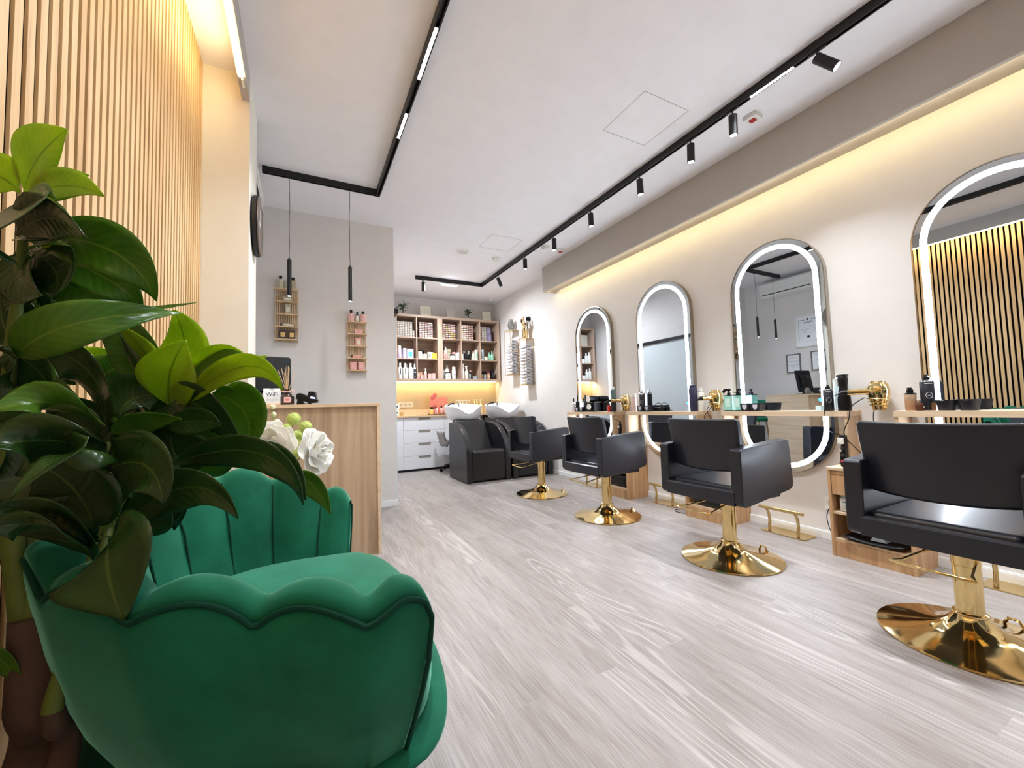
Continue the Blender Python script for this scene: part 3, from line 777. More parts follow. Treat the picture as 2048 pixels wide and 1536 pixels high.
# ------------------------------------------------------------------ slatted wall racks
def wall_rack(x, z, wd, ht, label, place):
    t = thing('slatted_wall_rack', label, 'shelf', (x, 4.396, z), group='bamboo racks on the reception wall')
    n = 13; m = MB()
    for k in range(n):
        q = -wd / 2 + (k + .5) * wd / n
        m.box(q - wd / n * .27, -.020, -.012, q + wd / n * .27, -.010, ht)
    m.obj('slats', m_pine, t)
    MB().box(-wd / 2, -.010, ht * .12, wd / 2, -.003, ht * .2).box(-wd / 2, -.010, ht * .8, wd / 2, -.003, ht * .88).obj('batten', m_pine, t)
    st = []
    for k in range(5):
        zz = ht * k / 4 * .985
        MB().box(-wd / 2, -.085, zz, wd / 2, -.0205, zz + .010).obj('shelf_board', m_pine, t, bev=.001, seg=1)
        st.append(z + zz + .0102)
    return st
def round_bottle(name, label, loc, r, h, body, cap, lab=None, group=None, cat='bottle', neck=.35, shoulder=.72, cap_h=None, rz=0, pump=False, spray=False, lab_mark=None):
    """generic bottle: body, cap (or pump), optional paper label"""
    t = thing(name, label, cat, loc, rz, group)
    hs = h * shoulder; nk = r * neck
    ch = cap_h or (h - hs) * .6
    MB().lathe([(r * .92, 0), (r, h * .02), (r, hs - h * .05), (r * .9, hs - h * .01), (nk, hs + (h - ch - hs) * .7), (nk, h - ch)], n=20).obj('body', body, t, smooth=True)
    cr = max(nk * 1.12, nk + .001)
    if pump:
        MB().lathe([(cr, h - ch), (cr, h - ch * .6), (cr * .45, h - ch * .55), (cr * .4, h - ch * .12), (cr * .7, h - ch * .1), (cr * .7, h)], n=14).box(-r * .75, -cr * .3, h - ch * .14, cr * .3, cr * .3, h - ch * .02).obj('pump', cap, t, smooth=True)
    elif spray:
        MB().lathe([(cr, h - ch), (cr, h - ch * .55), (cr * .6, h - ch * .5), (cr * .6, h - ch * .2)], n=12).prism([(-r * 1.05, h - ch * .22), (cr, h - ch * .3), (cr, h), (-r * .4, h), (-r * 1.05, h - ch * .1)], -cr * .6, cr * .6, 'y').prism([(-r * .55, h - ch * .25), (-r * .4, h - ch * .25), (-r * .75, h - ch * .85), (-r * .85, h - ch * .8)], -cr * .25, cr * .25, 'y').obj('trigger', cap, t, smooth=True)
    else:
        MB().lathe([(cr, h - ch), (cr, h - ch * .08), (cr * .9, h)], n=16).obj('cap', cap, t, smooth=True)
    if lab:
        a0, a1 = hs * .12, hs * .82; rr = r * 1.012
        prof = [(rr, a0), (rr, a1)]
        rows = []
        for k in range(13):
            a = R(-160 + 140 * k / 12)
            rows.append([(rr * math.cos(a), rr * math.sin(a), a0), (rr * math.cos(a), rr * math.sin(a), a1)])
        MB().grid(rows).obj('label', lab, t, smooth=True)
    if lab_mark:
        zz = hs * .45
        MB().box(-r * .35, -r * 1.04, zz, r * .35, -r * .99, zz + r * .35).obj('print', lab_mark, t)
    return t
def carton(name, label, loc, d, m, group=None, cat='box', rz=0, panel=None, lid=None):
    t = thing(name, label, cat, loc, rz, group)
    MB().box(-d[0] / 2, -d[1] / 2, 0, d[0] / 2, d[1] / 2, d[2]).obj('carton', m, t, bev=.001, seg=1)
    if panel: MB().box(-d[0] * .3, -d[1] / 2 - .0008, d[2] * .2, d[0] * .3, -d[1] / 2, d[2] * .7).obj('printed_panel', panel, t)
    if lid: MB().box(-d[0] / 2 - .0008, -d[1] / 2 - .0008, d[2] * .78, d[0] / 2 + .0008, d[1] / 2 + .0008, d[2] + .0006).obj('lid', lid, t)
    return t
c_kraft = mat('kraft_sage', (176, 168, 140), var=.05); c_brown = mat('brown_bottle', (52, 24, 22), rough=.2)
c_pink = mat('blush_pink', (232, 168, 158), rough=.5); c_pinkp = mat('pink_floral_label', (240, 186, 178), var=.18, vscale=70)
c_dark = mat('dark_print', (60, 42, 40)); c_cream = mat('cream_pack', (232, 222, 200), rough=.5); c_sage = mat('sage_label', (196, 190, 164), var=.1, vscale=60)
zL = wall_rack(-.133, 1.690, .200, .485, 'bamboo rack on the reception wall, upper left, with beige and dark products', 'left')
zR = wall_rack(.492, 1.405, .190, .500, 'bamboo rack on the reception wall, lower right, with pink products', 'right')
yy = 4.396 - .052
round_bottle('shampoo_bottle', 'tall sage-labelled bottle with black cap on the left bamboo rack', (-.185, yy, zL[4]), .030, .125, c_sage, m_plastic_k, None, 'bottles on the left bamboo rack', cap_h=.034, neck=.42)
round_bottle('shampoo_bottle', 'sage-labelled bottle right of the pendant on the left bamboo rack', (-.080, yy, zL[4]), .028, .120, c_kraft, m_plastic_k, None, 'bottles on the left bamboo rack', cap_h=.034, neck=.42)
carton('product_jar', 'squat ribbed beige jar between two bottles on the left bamboo rack', (-.134, yy, zL[4]), (.036, .036, .055), c_kraft, cat='jar')
carton('product_box', 'low kraft box on the second level of the left bamboo rack', (-.125, yy, zL[3]), (.085, .045, .042), c_kraft, panel=c_cream)
carton('product_box', 'upright kraft box on the middle level of the left bamboo rack', (-.122, yy, zL[2]), (.050, .04, .095), c_kraft, panel=c_cream)
def tube_lying(label, x, y, z, L, r, m, capm, group=None):
    t = thing('product_tube', label, 'tube', (x, y, z + r))
    MB().lathe([(r * .9, -L / 2), (r, -L * .3), (r * .9, L * .3), (r * .3, L * .44)], n=16, axis='x').obj('body', m, t, smooth=True)
    MB().cyl((0, 0, 0), r * .9, -L / 2 - .018, -L / 2, 16, axis='x').obj('cap', capm, t, smooth=True)
    MB().lathe([(r * .55, L * .43), (r * .75, L * .5)], n=14, axis='x').obj('nozzle', capm, t, smooth=True)
tube_lying('small beige bottle lying flat on the left bamboo rack', -.115, yy, zL[1], .105, .014, c_cream, c_dark)
carton('product_box', 'dark gift box with gold lettering on the bottom left rack level, left one', (-.165, yy, zL[0]), (.062, .05, .082), mat('dark_box', (66, 56, 52)), panel=m_gold2)
carton('product_box', 'dark gift box with gold lettering on the bottom left rack level, right one', (-.090, yy, zL[0]), (.058, .05, .082), mat('dark_box', (66, 56, 52)), panel=m_gold2)
round_bottle('shampoo_bottle', 'pink floral bottle with black cap at the left of the right bamboo rack top', (.438, yy, zR[4]), .028, .118, c_pinkp, m_plastic_k, None, 'bottles on the right bamboo rack', cap_h=.034, neck=.42)
round_bottle('serum_bottle', 'slim dark dropper bottle between two pink bottles on the right bamboo rack', (.496, yy, zR[4]), .017, .105, c_brown, m_plastic_k, c_cream, None, neck=.45, cap_h=.04)
round_bottle('shampoo_bottle', 'pink floral bottle with black cap at the right of the right bamboo rack top', (.552, yy, zR[4]), .028, .114, c_pinkp, m_plastic_k, None, 'bottles on the right bamboo rack', cap_h=.034, neck=.42)
carton('product_box', 'low pink box on the second level of the right bamboo rack', (.505, yy, zR[3]), (.072, .04, .045), c_pinkp, panel=c_pink)
carton('product_box', 'upright pink box on the middle level of the right bamboo rack', (.503, yy, zR[2]), (.055, .04, .080), c_pink, panel=c_cream)
tube_lying('pink product tube with black cap lying on the right bamboo rack', .498, yy, zR[1], .095, .015, c_pink, c_dark)
carton('product_box', 'pink carton at the bottom of the right bamboo rack, left one', (.455, yy, zR[0]), (.060, .045, .080), c_pink, panel=c_pinkp)
carton('product_box', 'pink carton at the bottom of the right bamboo rack, right one', (.530, yy, zR[0]), (.060, .045, .080), c_pink, panel=c_pinkp)

# ------------------------------------------------------------------ clock, air conditioner, frames
t = thing('wall_clock', 'round black wall clock seen edge-on on the pillar side', 'clock', (-.2728, 2.915, 2.17))
MB().lathe([(.001, .004), (.172, .004), (.185, .010), (.185, .030), (.001, .030)], n=48, axis='x').obj('case', m_black, t, smooth=True)
MB().lathe([(.001, .0305), (.172, .0305), (.180, .034), (.178, .040), (.168, .036)], n=48, axis='x').obj('bezel', mat('worn_bronze', (120, 106, 96), rough=.4, metal=.6, var=.3, vscale=20), t, smooth=True)
MB().box(.037, -.006, -.01, .039, .006, .11).box(.037, -.09, -.005, .039, .0, .005).obj('hands', m_plastic_w, t)
t = thing('air_conditioner', 'white wall air conditioner high up behind the pillar', 'air conditioner', (XL, 3.62, 2.665))
MB().prism([(0, .255), (.19, .250), (.208, .225), (.208, .07), (.18, .015), (.10, .0), (0, .0)], -.40, .40, 'y').obj('body', m_plastic_w, t, bev=.006, seg=2)
MB().box(.195, -.37, .046, .2095, .37, .056).obj('outlet_slot', m_plastic_k, t)
MB().box(.2085, -.385, .115, .2095, .385, .117).obj('panel_line', mat('grey_print', (120, 120, 126)), t)
def frame(label, y, z, wd, ht, fm, lines, title=None):
    t = thing('framed_certificate', label, 'picture frame', (XL, y, z), group='framed documents behind the desk')
    o = [(-wd / 2, -ht / 2), (wd / 2, -ht / 2), (wd / 2, ht / 2), (-wd / 2, ht / 2)]
    k = .016; i = [(-wd / 2 + k, -ht / 2 + k), (wd / 2 - k, -ht / 2 + k), (wd / 2 - k, ht / 2 - k), (-wd / 2 + k, ht / 2 - k)]
    MB().ring(o, i, .001, .018, 'x').obj('frame', fm, t)
    MB().prism(i, .004, .008, 'x').obj('sheet', m_paper, t)
    m = MB()
    for (a, b, c, d) in lines: m.box(.008, a * wd, b * ht, .0086, c * wd, d * ht)
    m.obj('print', m_ink, t)
    if title: text('lettering', title, .04, m_ink, t, (.0088, 0, ht * .27), (R(90), 0, R(90)))
    return t
frame('large white-framed diploma with a dark border, seen in the third mirror', 3.42, 2.05, .36, .50, m_plastic_w,
      [(-.38, .34, -.10, .352), (.10, .34, .38, .352), (-.38, -.30, -.37, .352), (.37, -.30, .38, .352), (-.04, .33, .04, .39), (-.22, .12, .22, .124), (-.28, .05, .28, .054), (-.28, .0, .28, .004), (-.2, -.06, .2, -.056), (-.28, -.33, -.05, -.327), (.05, -.33, .28, -.327), (-.05, -.22, .05, -.15)], 'Diploma')
frame('small framed price sheet under the diploma, left one in the mirror', 3.66, 1.56, .21, .30, mat('grey_frame', (110, 110, 112)), [(-.35, .30, .35, .31), (-.35, .1, .35, .11), (-.35, .05, .3, .055), (-.35, -.1, .35, -.09), (-.35, -.2, .2, -.195)])
frame('small framed price sheet under the diploma, right one in the mirror', 3.30, 1.57, .21, .30, mat('grey_frame', (110, 110, 112)), [(-.35, .30, .35, .31), (-.35, .02, .35, .03), (-.35, -.2, .2, -.195)])

# ------------------------------------------------------------------ emerald armchair
AC = thing('shell_armchair', 'emerald velvet shell armchair with channelled back and gold legs, in the foreground', 'armchair', (-.06, 1.07, 0), R(ARM_RZ))
def closed_catmull(pts, n):
    out = []; m = len(pts)
    for k in range(n):
        u = (m - 1) * k / (n - 1); i = min(int(u), m - 2); f = u - i
        p = [pts[max(i - 1, 0)], pts[i], pts[i + 1], pts[min(i + 2, m - 1)]]
        o = []
        for c in range(len(p[0])):
            a, b, c2, d = (q[c] for q in p)
            o.append(.5 * ((2 * b) + (c2 - a) * f + (2 * a - 5 * b + 4 * c2 - d) * f * f + (3 * b - a - 3 * c2 + d) * f ** 3))
        out.append(tuple(o))
    return out
ctrl = [(.228, -.43, .752), (.13, -.445, .750), (.01, -.385, .757), (-.125, -.345, .778), (-.25, -.235, .800), (-.325, -.09, .822), (-.345, .07, .838),
        (-.315, .23, .842), (-.22, .36, .838), (-.09, .435, .822), (.04, .452, .785), (.12, .445, .755), (.205, .425, .738)]
NCH, PER = 12, 12
NS = NCH * PER + 1
raw = closed_catmull(ctrl, 400)
ln = [0]
for i in range(1, 400): ln.append(ln[-1] + math.dist(raw[i][:2], raw[i - 1][:2]))
def samp(s):
    s *= ln[-1]; i = 0
    lo, hi = 0, 399
    while hi - lo > 1:
        mid = (lo + hi) // 2
        if ln[mid] < s: lo = mid
        else: hi = mid
    f = (s - ln[lo]) / (ln[hi] - ln[lo] + 1e-9)
    return [raw[lo][c] * (1 - f) + raw[hi][c] * f for c in range(3)]
def shell_frame(s):
    p = samp(s); a = samp(max(s - .004, 0)); b = samp(min(s + .004, 1))
    t = Vector((b[0] - a[0], b[1] - a[1], 0)).normalized()
    return p, Vector((t.y, -t.x, 0)) * 1.0      # outward normal (curve runs right side -> back -> left side)
FIRST = .088
def chan(s):
    d = s * ln[-1]; e = ln[-1] - d
    if d < FIRST: return .5 + .5 * d / FIRST
    if e < FIRST: return .5 + .5 * e / FIRST
    return (d - FIRST) / ((ln[-1] - 2 * FIRST) / (NCH - 2))
def taper(z): return 0 if z > .66 else .14 * ((.66 - z) / .30) ** 1.25
rows_in = []; rows_out = []; pipe = []
for k in range(NS):
    s = k / (NS - 1); p, nrm = shell_frame(s)
    if nrm.dot(Vector((p[0] + .02, p[1], 0))) < 0: nrm = -nrm
    arch = abs(math.sin(PI * chan(s))) ** .8
    e = min(s, 1 - s) * ln[-1]; endf = math.sqrt(min(1, e / .045)) if e < .045 else 1   # rounding of the front edges
    edrop = (1 - endf) * .05
    H = p[2] + .034 * arch - edrop - .020
    th = .075 * (.45 + .55 * endf)
    P = lambda o, z: (p[0] + nrm.x * (o - taper(z)), p[1] + nrm.y * (o - taper(z)), z)
    puff = .008 * arch
    rows_in.append([P(.004, .365), P(.006, .45), P(.008, H - .060), P(.018 + puff * .5, H - .030), P(.018 + puff, H - .013), P(.006, H - .002), P(-.014, H), P(-.032 - puff * .6, H - .012), P(-.040 - puff, H - .040), P(-th - .002 - puff, H - .12), P(-th - puff, .58), P(-th - puff * .4, .46), P(-th, .37)])
    tz = H - .030
    # outer skin tapering towards the feet
    zb = .285 + .055 * math.exp(-(e / .16) ** 2)
    rows_out.append([P(-.040, zb), P(-.006, zb + .007), P(.008, zb + .035), P(.014, .45), P(.016, .56), P(.018, tz - .03), P(.0195, tz)])
    pipe.append(P(.0235, tz + .002))
for k_, src in ((0, 0), (1, NS - 1)):
    p, nrm = shell_frame(src / (NS - 1))
    if nrm.dot(Vector((p[0] + .02, p[1], 0))) < 0: nrm = -nrm
    tv = Vector((p[0], 0, 0)).normalized()
    ext = [(p[0] + nrm.x * (.022 - taper(z)), p[1] + nrm.y * (.022 - taper(z)), z) for z in (.68, .62, .56, .50, .44, .39, .345)]
    if k_ == 0: pipe = ext[::-1] + pipe
    else: pipe = pipe + ext
MB().grid(rows_in, wrap=True).add([], []).obj('padded_back', m_velvet, AC, smooth=True, sub=1)
MB().grid(rows_out).obj('outer_shell', m_velvet, AC, smooth=True, sub=1, solid=.012)
MB().tube(pipe, .0042, 8).obj('piping', m_velvet_d, AC, smooth=True)
# dark seams between the channels
for q in range(NCH - 1):
    s = (FIRST + (ln[-1] - 2 * FIRST) * q / (NCH - 2)) / ln[-1]; p, nrm = shell_frame(s)
    if nrm.dot(Vector((p[0] + .02, p[1], 0))) < 0: nrm = -nrm
    H = p[2] - .020
    P = lambda o, z: (p[0] + nrm.x * (o - taper(z)), p[1] + nrm.y * (o - taper(z)), z)
    MB().tube([P(-.032, H - .010), P(-.044, H - .040), P(-.081, H - .12), P(-.080, .58), P(-.078, .50)], .0028, 6).obj('seam', m_velvet_d, AC, smooth=True)
# front end seams running down the wings
def dshape(inset, front, n=40):
    """D outline of the seat following the inside of the shell"""
    pts = []
    for k in range(n + 1):
        s = .045 + .91 * k / n; p, nrm = shell_frame(s)
        if nrm.dot(Vector((p[0] + .02, p[1], 0))) < 0: nrm = -nrm
        pts.append((p[0] - nrm.x * inset, p[1] - nrm.y * inset))
    y0 = pts[0][1]; y1 = pts[-1][1]; x0 = pts[0][0]
    for k in range(1, 16):
        a = PI * k / 16
        yy_ = y1 + (y0 - y1) * (1 - math.cos(a)) / 2
        pts.append((x0 + (front - x0) * math.sin(a) ** .62, yy_))
    return pts
def puffed(out, z0, z1, crown, name, m, round_=.03):
    cx = sum(p[0] for p in out) / len(out); cy = sum(p[1] for p in out) / len(out)
    rows = []
    for f, z in ((.0, z0), (.90, z0), (.985, z0 + .006), (1.0, z0 + round_), (1.0, z1 - round_), (.985, z1 - .008), (.93, z1 + crown * .15), (.75, z1 + crown * .6), (.45, z1 + crown * .92), (.0, z1 + crown)):
        rows.append([(cx + (p[0] - cx) * f, cy + (p[1] - cy) * f, z) for p in out])
    return MB().grid(rows, wrap=True).obj(name, m, AC, smooth=True, sub=1)
puffed(dshape(.080, .318), .444, .550, .045, 'seat_cushion', m_velvet)
o_ = dshape(.02, .352)
rows = []
cx, cy = 0, 0
for fx, fy, z in ((0, 0, .348), (.40, .35, .348), (.50, .48, .352), (.62, .58, .362), (.78, .72, .382), (.92, .88, .408), (1.0, .95, .430), (.98, .94, .442), (.6, .6, .446), (0, 0, .446)):
    rows.append([(.04 + (p[0] - .04) * (fx if p[0] > .04 else fy), p[1] * fy, z) for p in o_])
MB().grid(rows, wrap=True).obj('seat_base', m_velvet, AC, smooth=True, sub=1)
for sx, sy in ((1, -1), (1, 1), (-1, -1), (-1, 1)):
    x0, y0 = (.215, .20 * sy) if sx > 0 else (-.14, .20 * sy)
    MB().tube([(x0, y0, .375), (x0 + .045 * sx, y0 + .045 * sy, .0)], [.017, .009], 14).obj('leg', m_gold2, AC, smooth=True)
# ================================================================== shampoo seats
def shampoo(x, label):
    t = thing('backwash_unit', label, 'shampoo chair', (x, 5.04, 0), group='pair of backwash seats')
    for s in (-1, 1):
        y = [(.0, .0), (.0, .40), (.012, .46), (.06, .56), (.14, .65), (.25, .725), (.38, .765), (.55, .785), (.70, .79), (.72, .775), (.72, 0)]
        x0, x1 = (-.325, -.245) if s < 0 else (.245, .325)
        MB().prism([(p[0], p[1]) for p in y], x0, x1, 'x').obj('side_panel', m_leather2, t, bev=.014, seg=4, smooth=True, wn=True)
    MB().prism([(.02, .02), (.02, .37), (.60, .37), (.60, .02)], -.243, .243, 'x').obj('front_body', m_leather2, t, bev=.006, seg=2)
    sc_ = MB().prism([(.004, .03), (.004, .40), (.03, .425), (.46, .405), (.46, .375), (.05, .375), (.025, .03)], -.236, .236, 'x')
    sc_.obj('seat_cushion', m_leather2, t, bev=.014, seg=4, smooth=True, wn=True)
    MB().prism([(.40, .40), (.46, .38), (.66, .53), (.84, .76), (.835, .80), (.79, .835), (.70, .81), (.56, .64)], -.235, .235, 'x').obj('back_cushion', m_leather2, t, bev=.022, seg=4, smooth=True, wn=True)
    MB().box(-.10, .74, 0, .10, 1.02, .80).obj('pedestal', m_plastic_k, t, bev=.01)
    # ceramic bowl with a neck dip on the seat side
    rows = []; n = 48
    prof_o = [(.0, .80), (.14, .80), (.21, .82), (.245, .87), (.266, .94), (.277, 1.015), (.283, 1.03)]
    prof_i = [(.271, 1.034), (.257, 1.012), (.238, .95), (.19, .885), (.10, .855), (.0, .85)]
    for r, z in prof_o + prof_i:
        row = []
        for k in range(n):
            a = 2 * PI * k / n
            fr = max(0, -math.sin(a)) ** 8                       # towards the seat
            up = (z - .80) / .2
            side = max(0, math.sin(a))
            zz = z - fr * .105 * up + .035 * side * up
            rr = r * (1.06 - .05 * fr * up)
            row.append((rr * math.cos(a) * 1.02, .965 + rr * math.sin(a) * .90, zz))
        rows.append(row)
    bw = MB().grid(rows, wrap=True).obj('bowl', m_ceramic, t, smooth=True, sub=1)
    f = MB().cyl((-.01, 1.14, 0), .022, 1.02, 1.075, 16).tube([(-.01, 1.14, 1.07), (-.01, 1.10, 1.09), (-.01, 1.05, 1.08)], .010, 10).obj('mixer_tap', m_chrome, bw, smooth=True)
    MB().tube([(-.23, 1.08, 1.035), (-.20, 1.04, 1.06), (-.16, 1.03, 1.075), (-.13, 1.03, 1.075)], [.008, .009, .013, .018], 10).obj('hand_shower', m_plastic_k, bw, smooth=True)
    MB().lathe([(.001, .852), (.028, .852), (.03, .856), (.001, .857)], c=(0, .95, 0), n=20).obj('drain', m_chrome, bw, smooth=True)
    return t
shampoo(2.24, 'black leather shampoo seat with white basin, the left one fully in view')
shampoo(2.925, 'black leather shampoo seat with white basin, the right one behind a styling chair')
# swivel stool/office chair behind the seats
t = thing('swivel_chair', 'grey swivel chair on black castors, half hidden behind the left shampoo seat', 'chair', (2.19, 6.33, 0))
MB().cyl((0, 0, 0), .028, .10, .42, 16).obj('column', m_plastic_k, t)
for k in range(5):
    a = R(187 + 72 * k)
    sp_ = MB().tube([(0, 0, .11), (.22 * math.cos(a), .22 * math.sin(a), .065)], [.022, .014], 8).obj('spoke', m_plastic_k, t, smooth=True)
    MB().lathe([(.024, -.02), (.026, -.01), (.026, .01), (.024, .02)], c=(.235 * math.cos(a), .235 * math.sin(a), .027), n=16, axis='y').obj('castor', m_plastic_k, t, smooth=True)
MB().prism(rrect(-.21, -.20, .21, .20, .06), .43, .49, 'z').obj('seat', mat('grey_fabric', (150, 148, 150), rough=.8), t, bev=.02, seg=3, smooth=True)
rows = [[(-.20 + .03 * math.cos(3 * b / 6) - .04 * (1 - abs(a) ), a * .18, .40 + .24 * b / 6) for a in [q / 4 - 1 for q in range(9)]] for b in range(7)]
MB().grid(rows).obj('backrest', mat('grey_fabric', (150, 148, 150)), t, smooth=True, solid=.02)

# ------------------------------------------------------------------ counter and drawers
t = thing('base_cabinet', 'white base cabinet with a stack of four drawers under the back counter', 'cabinet', (.88, 6.60, 0))
MB().box(.002, .015, .035, 1.90, .44, .868).obj('carcass', m_white, t, bev=.001, seg=1)
MB().box(.002, .04, 0, 1.90, .42, .035).obj('plinth', m_black, t)  # black on the recessed plinth stands in for the shadow gap below the doors
MB().box(.004, 0, .040, .555, .016, .864).obj('door', m_white, t, bev=.0015, seg=1)
MB().box(1.245, 0, .040, 1.895, .016, .864).obj('door', m_white, t, bev=.0015, seg=1)
m_notch = mat('taupe_recess', (150, 142, 134), rough=.7)
for k in range(4):
    z0 = .040 + k * .207
    d = MB().box(.559, 0, z0, 1.241, .016, z0 + .203).obj('drawer', m_white, t, bev=.0015, seg=1)
    MB().box(.80, -.0015, z0 + .168, 1.0, .0, z0 + .203).obj('handle_recess', m_notch, d)
tag(MB().box(.879, 6.58, .868, 3.289, 7.037, .898).obj('counter', m_oak_x, bev=.001, seg=1), 'long oak counter running under the lit shelves at the back', 'counter')
t = thing('counter_bracket', 'black frame under the open right end of the back counter', 'frame', (2.86, 6.66, 0))
MB().box(0, 0, 0, .02, .02, .867).obj('upright', m_black, t); MB().box(0, .33, 0, .02, .35, .867).obj('upright', m_black, t)
MB().box(.0, .0, .82, .40, .02, .867).obj('rail', m_black, t)

# ------------------------------------------------------------------ wall shelving
YS0 = 6.73
def shelf_unit(x0, x1, divs, label):
    t = thing('wall_shelf', label, 'shelving', (x0, YS0, 1.478), group='open oak wall shelving')
    W = x1 - x0; H = 1.122; D = YB - YS0 - .002
    MB().box(0, 0, 0, W, D, .036).obj('bottom', m_shelf, t, bev=.001, seg=1)
    MB().box(0, 0, H - .04, W, D, H).obj('top', m_shelf, t, bev=.001, seg=1)
    MB().box(0, 0, .036, .045, D, H - .04).obj('side', m_shelf_z, t, bev=.001, seg=1)
    MB().box(W - .045, 0, .036, W, D, H - .04).obj('side', m_shelf_z, t, bev=.001, seg=1)
    MB().box(.045, D - .006, .036, W - .045, D, H - .04).obj('back_panel', m_shelf, t)
    for z in (.364, .720):
        MB().box(.045, .004, z, W - .045, D - .006, z + .016).obj('shelf', m_shelf, t, bev=.001, seg=1)
    for d in divs:
        for a, b in ((.036, .364), (.380, .720), (.736, H - .04)):
            MB().box(d - x0 - .008, .003, a, d - x0 + .008, D - .006, b).obj('divider', m_shelf_z, t)
shelf_unit(1.02, 2.115, (1.375, 1.711), 'left half of the open oak shelving above the lit counter')
shelf_unit(2.117, 3.258, (2.505, 2.868), 'right half of the open oak shelving, reaching the towel racks')
tag(MB().box(1.03, 6.92, 1.470, 3.25, 6.94, 1.477).obj('led_strip', m_ledw), 'warm LED strip under the shelving lighting the backsplash', 'light strip')
ZS = [1.478 + .0362, 1.478 + .3802, 1.478 + .7362]      # standing heights of the three rows
rnd = random.Random(11)
# colour cartons in the top row
NTH = ['first', 'second', 'third', 'fourth', 'fifth', 'sixth', 'seventh', 'eighth', 'ninth', 'tenth', 'eleventh', 'twelfth']
def block(cols, rows, x0, dx, dz, d, mats, label, group):
    proto = {}
    for c in range(cols):
        for r in range(rows):
            m = rnd.choice(mats); k = m.name
            x = x0 + (c + .5) * dx; z = ZS[2] + r * dz
            lb_ = label + ', ' + NTH[r] + ' row up, ' + NTH[c] + ' column'
            if k not in proto:
                t = thing('colour_carton', lb_, 'box', (x, YS0 + .035 + d / 2, z), group=group)
                MB().box(-dx / 2 + .002, -d / 2, 0, dx / 2 - .002, d / 2, dz - .0022).obj('carton', MATS['carton_side'], t)
                MB().box(-dx / 2 + .004, -d / 2 - .0012, dz * .30, dx / 2 - .004, -d / 2, dz * .93).obj('shade_label', m, t)
                proto[k] = t
            else:
                dup(proto[k], (x + rnd.uniform(-.0008, .0008), YS0 + .035 + d / 2 + rnd.uniform(-.003, .003), z), label=lb_)
mat('carton_side', (58, 34, 32), rough=.6)
tones = [mat('shade_' + n, c_, rough=.6) for n, c_ in (('rose', (206, 168, 158)), ('cream', (232, 210, 196)), ('sand', (214, 186, 150)), ('mauve', (180, 136, 136)), ('blush', (226, 192, 182)))]
block(5, 9, 1.762, .0475, .0302, .10, tones, 'striped hair colour carton in the second top cell', 'colour cartons in the second top cell')
block(5, 8, 2.183, .0455, .0335, .10, tones + [mat('shade_olive', (176, 164, 84))], 'striped hair colour carton right of the upright', 'colour cartons in the third top cell')
block(5, 8, 2.520, .0455, .0335, .10, tones, 'striped hair colour carton in the fourth top cell', 'colour cartons in the fourth top cell')
block(1, 8, 2.880, .034, .0335, .10, tones, 'striped hair colour carton in the narrow pile', 'colour cartons in the last top cell')
MATS['carton_side'] = mat('carton_side_grey', (140, 132, 122), rough=.6)
greys = [mat('carton_grey_' + str(k), c_, rough=.6) for k, c_ in enumerate(((182, 172, 158), (170, 160, 148), (190, 182, 170)))]
block(6, 9, 1.392, .0425, .0290, .10, greys, 'plain greige carton in the first top cell', 'greige cartons in the first top cell')
block(1, 4, 1.652, .030, .0290, .10, greys, 'plain greige carton in the short pile', 'short pile of greige cartons')
block(2, 8, 2.918, .046, .0322, .10, greys, 'plain greige carton beside the violet boxes', 'greige cartons in the last top cell')
vio = mat('violet_pack', (128, 118, 150), rough=.5)
carton('product_box', 'violet box, upper of the two in the last top cell', (3.060, YS0 + .09, ZS[2] + .1325), (.080, .09, .13), vio, panel=mat('violet_print', (150, 140, 170)))
carton('product_box', 'violet box, lower of the two in the last top cell', (3.070, YS0 + .09, ZS[2]), (.086, .09, .13), vio, panel=mat('violet_print', (150, 140, 170)))

# products: (kind, x, dy, row, r, h, body, cap, label text, extra)
W_ = m_plastic_w; K_ = m_plastic_k
lil = mat('lilac_pack', (206, 196, 226), rough=.35); mint = mat('mint_pack', (148, 204, 176), rough=.3); yel = mat('yellow_pack', (240, 190, 50), rough=.4)
crm = mat('cream_bottle', (236, 228, 208), rough=.35); gry = mat('silver_tin', (168, 176, 182), rough=.3, metal=.5); tan = mat('tan_pack', (190, 150, 110), rough=.4)
roseb = mat('rose_bottle', (206, 160, 152), rough=.35); aqua_p = mat('aqua_print', (90, 190, 190)); ber = mat('berry_pack', (120, 60, 70), rough=.4)
def P(kind, x, dy, row, r, h, body, cap, label, **k):
    loc = (x, YS0 + dy, ZS[row])
    if kind == 'b': round_bottle(k.pop('name', 'product_bottle'), label, loc, r, h, body, cap, **k)
    if kind == 'c': carton('product_box', label, loc, (r * 2, k.pop('d', .05), h), body, **k)
    if kind == 'j': round_bottle('product_jar', label, loc, r, h, body, cap, cat='jar', neck=.93, shoulder=.72, cap_h=h * .28, **k)
# first cell (visible), bottom: tall white bottles
for x, dy, lb, ex in ((1.438, .06, 'tall white litre bottle with vertical black lettering, far left of the bottom shelf row', 1), (1.522, .06, 'tall white litre bottle with vertical black lettering, second of the row', 1), (1.612, .06, 'tall white litre bottle with faint print, third of the row', 0), (1.570, .15, 'white bottle peeping out behind the litre bottles', 2)):
    t = round_bottle('product_bottle', lb, (x, YS0 + dy, ZS[0]), .038, .262 if ex != 2 else .25, W_, W_, neck=.42, shoulder=.70, cap_h=.045)
    if ex == 1: MB().box(-.008, -.0395, .07, .006, -.0375, .17).obj('lettering', m_ink, t)
t = round_bottle('product_bottle', 'white bottle with a black front label beside the upright in the bottom row', (1.678, YS0 + .05, ZS[0]), .023, .258, W_, W_, neck=.5, shoulder=.72, cap_h=.03)
MB().prism(rrect(-.021, .004, .021, .165, .004), -.026, -.0215, 'y').obj('label', m_ink, t)
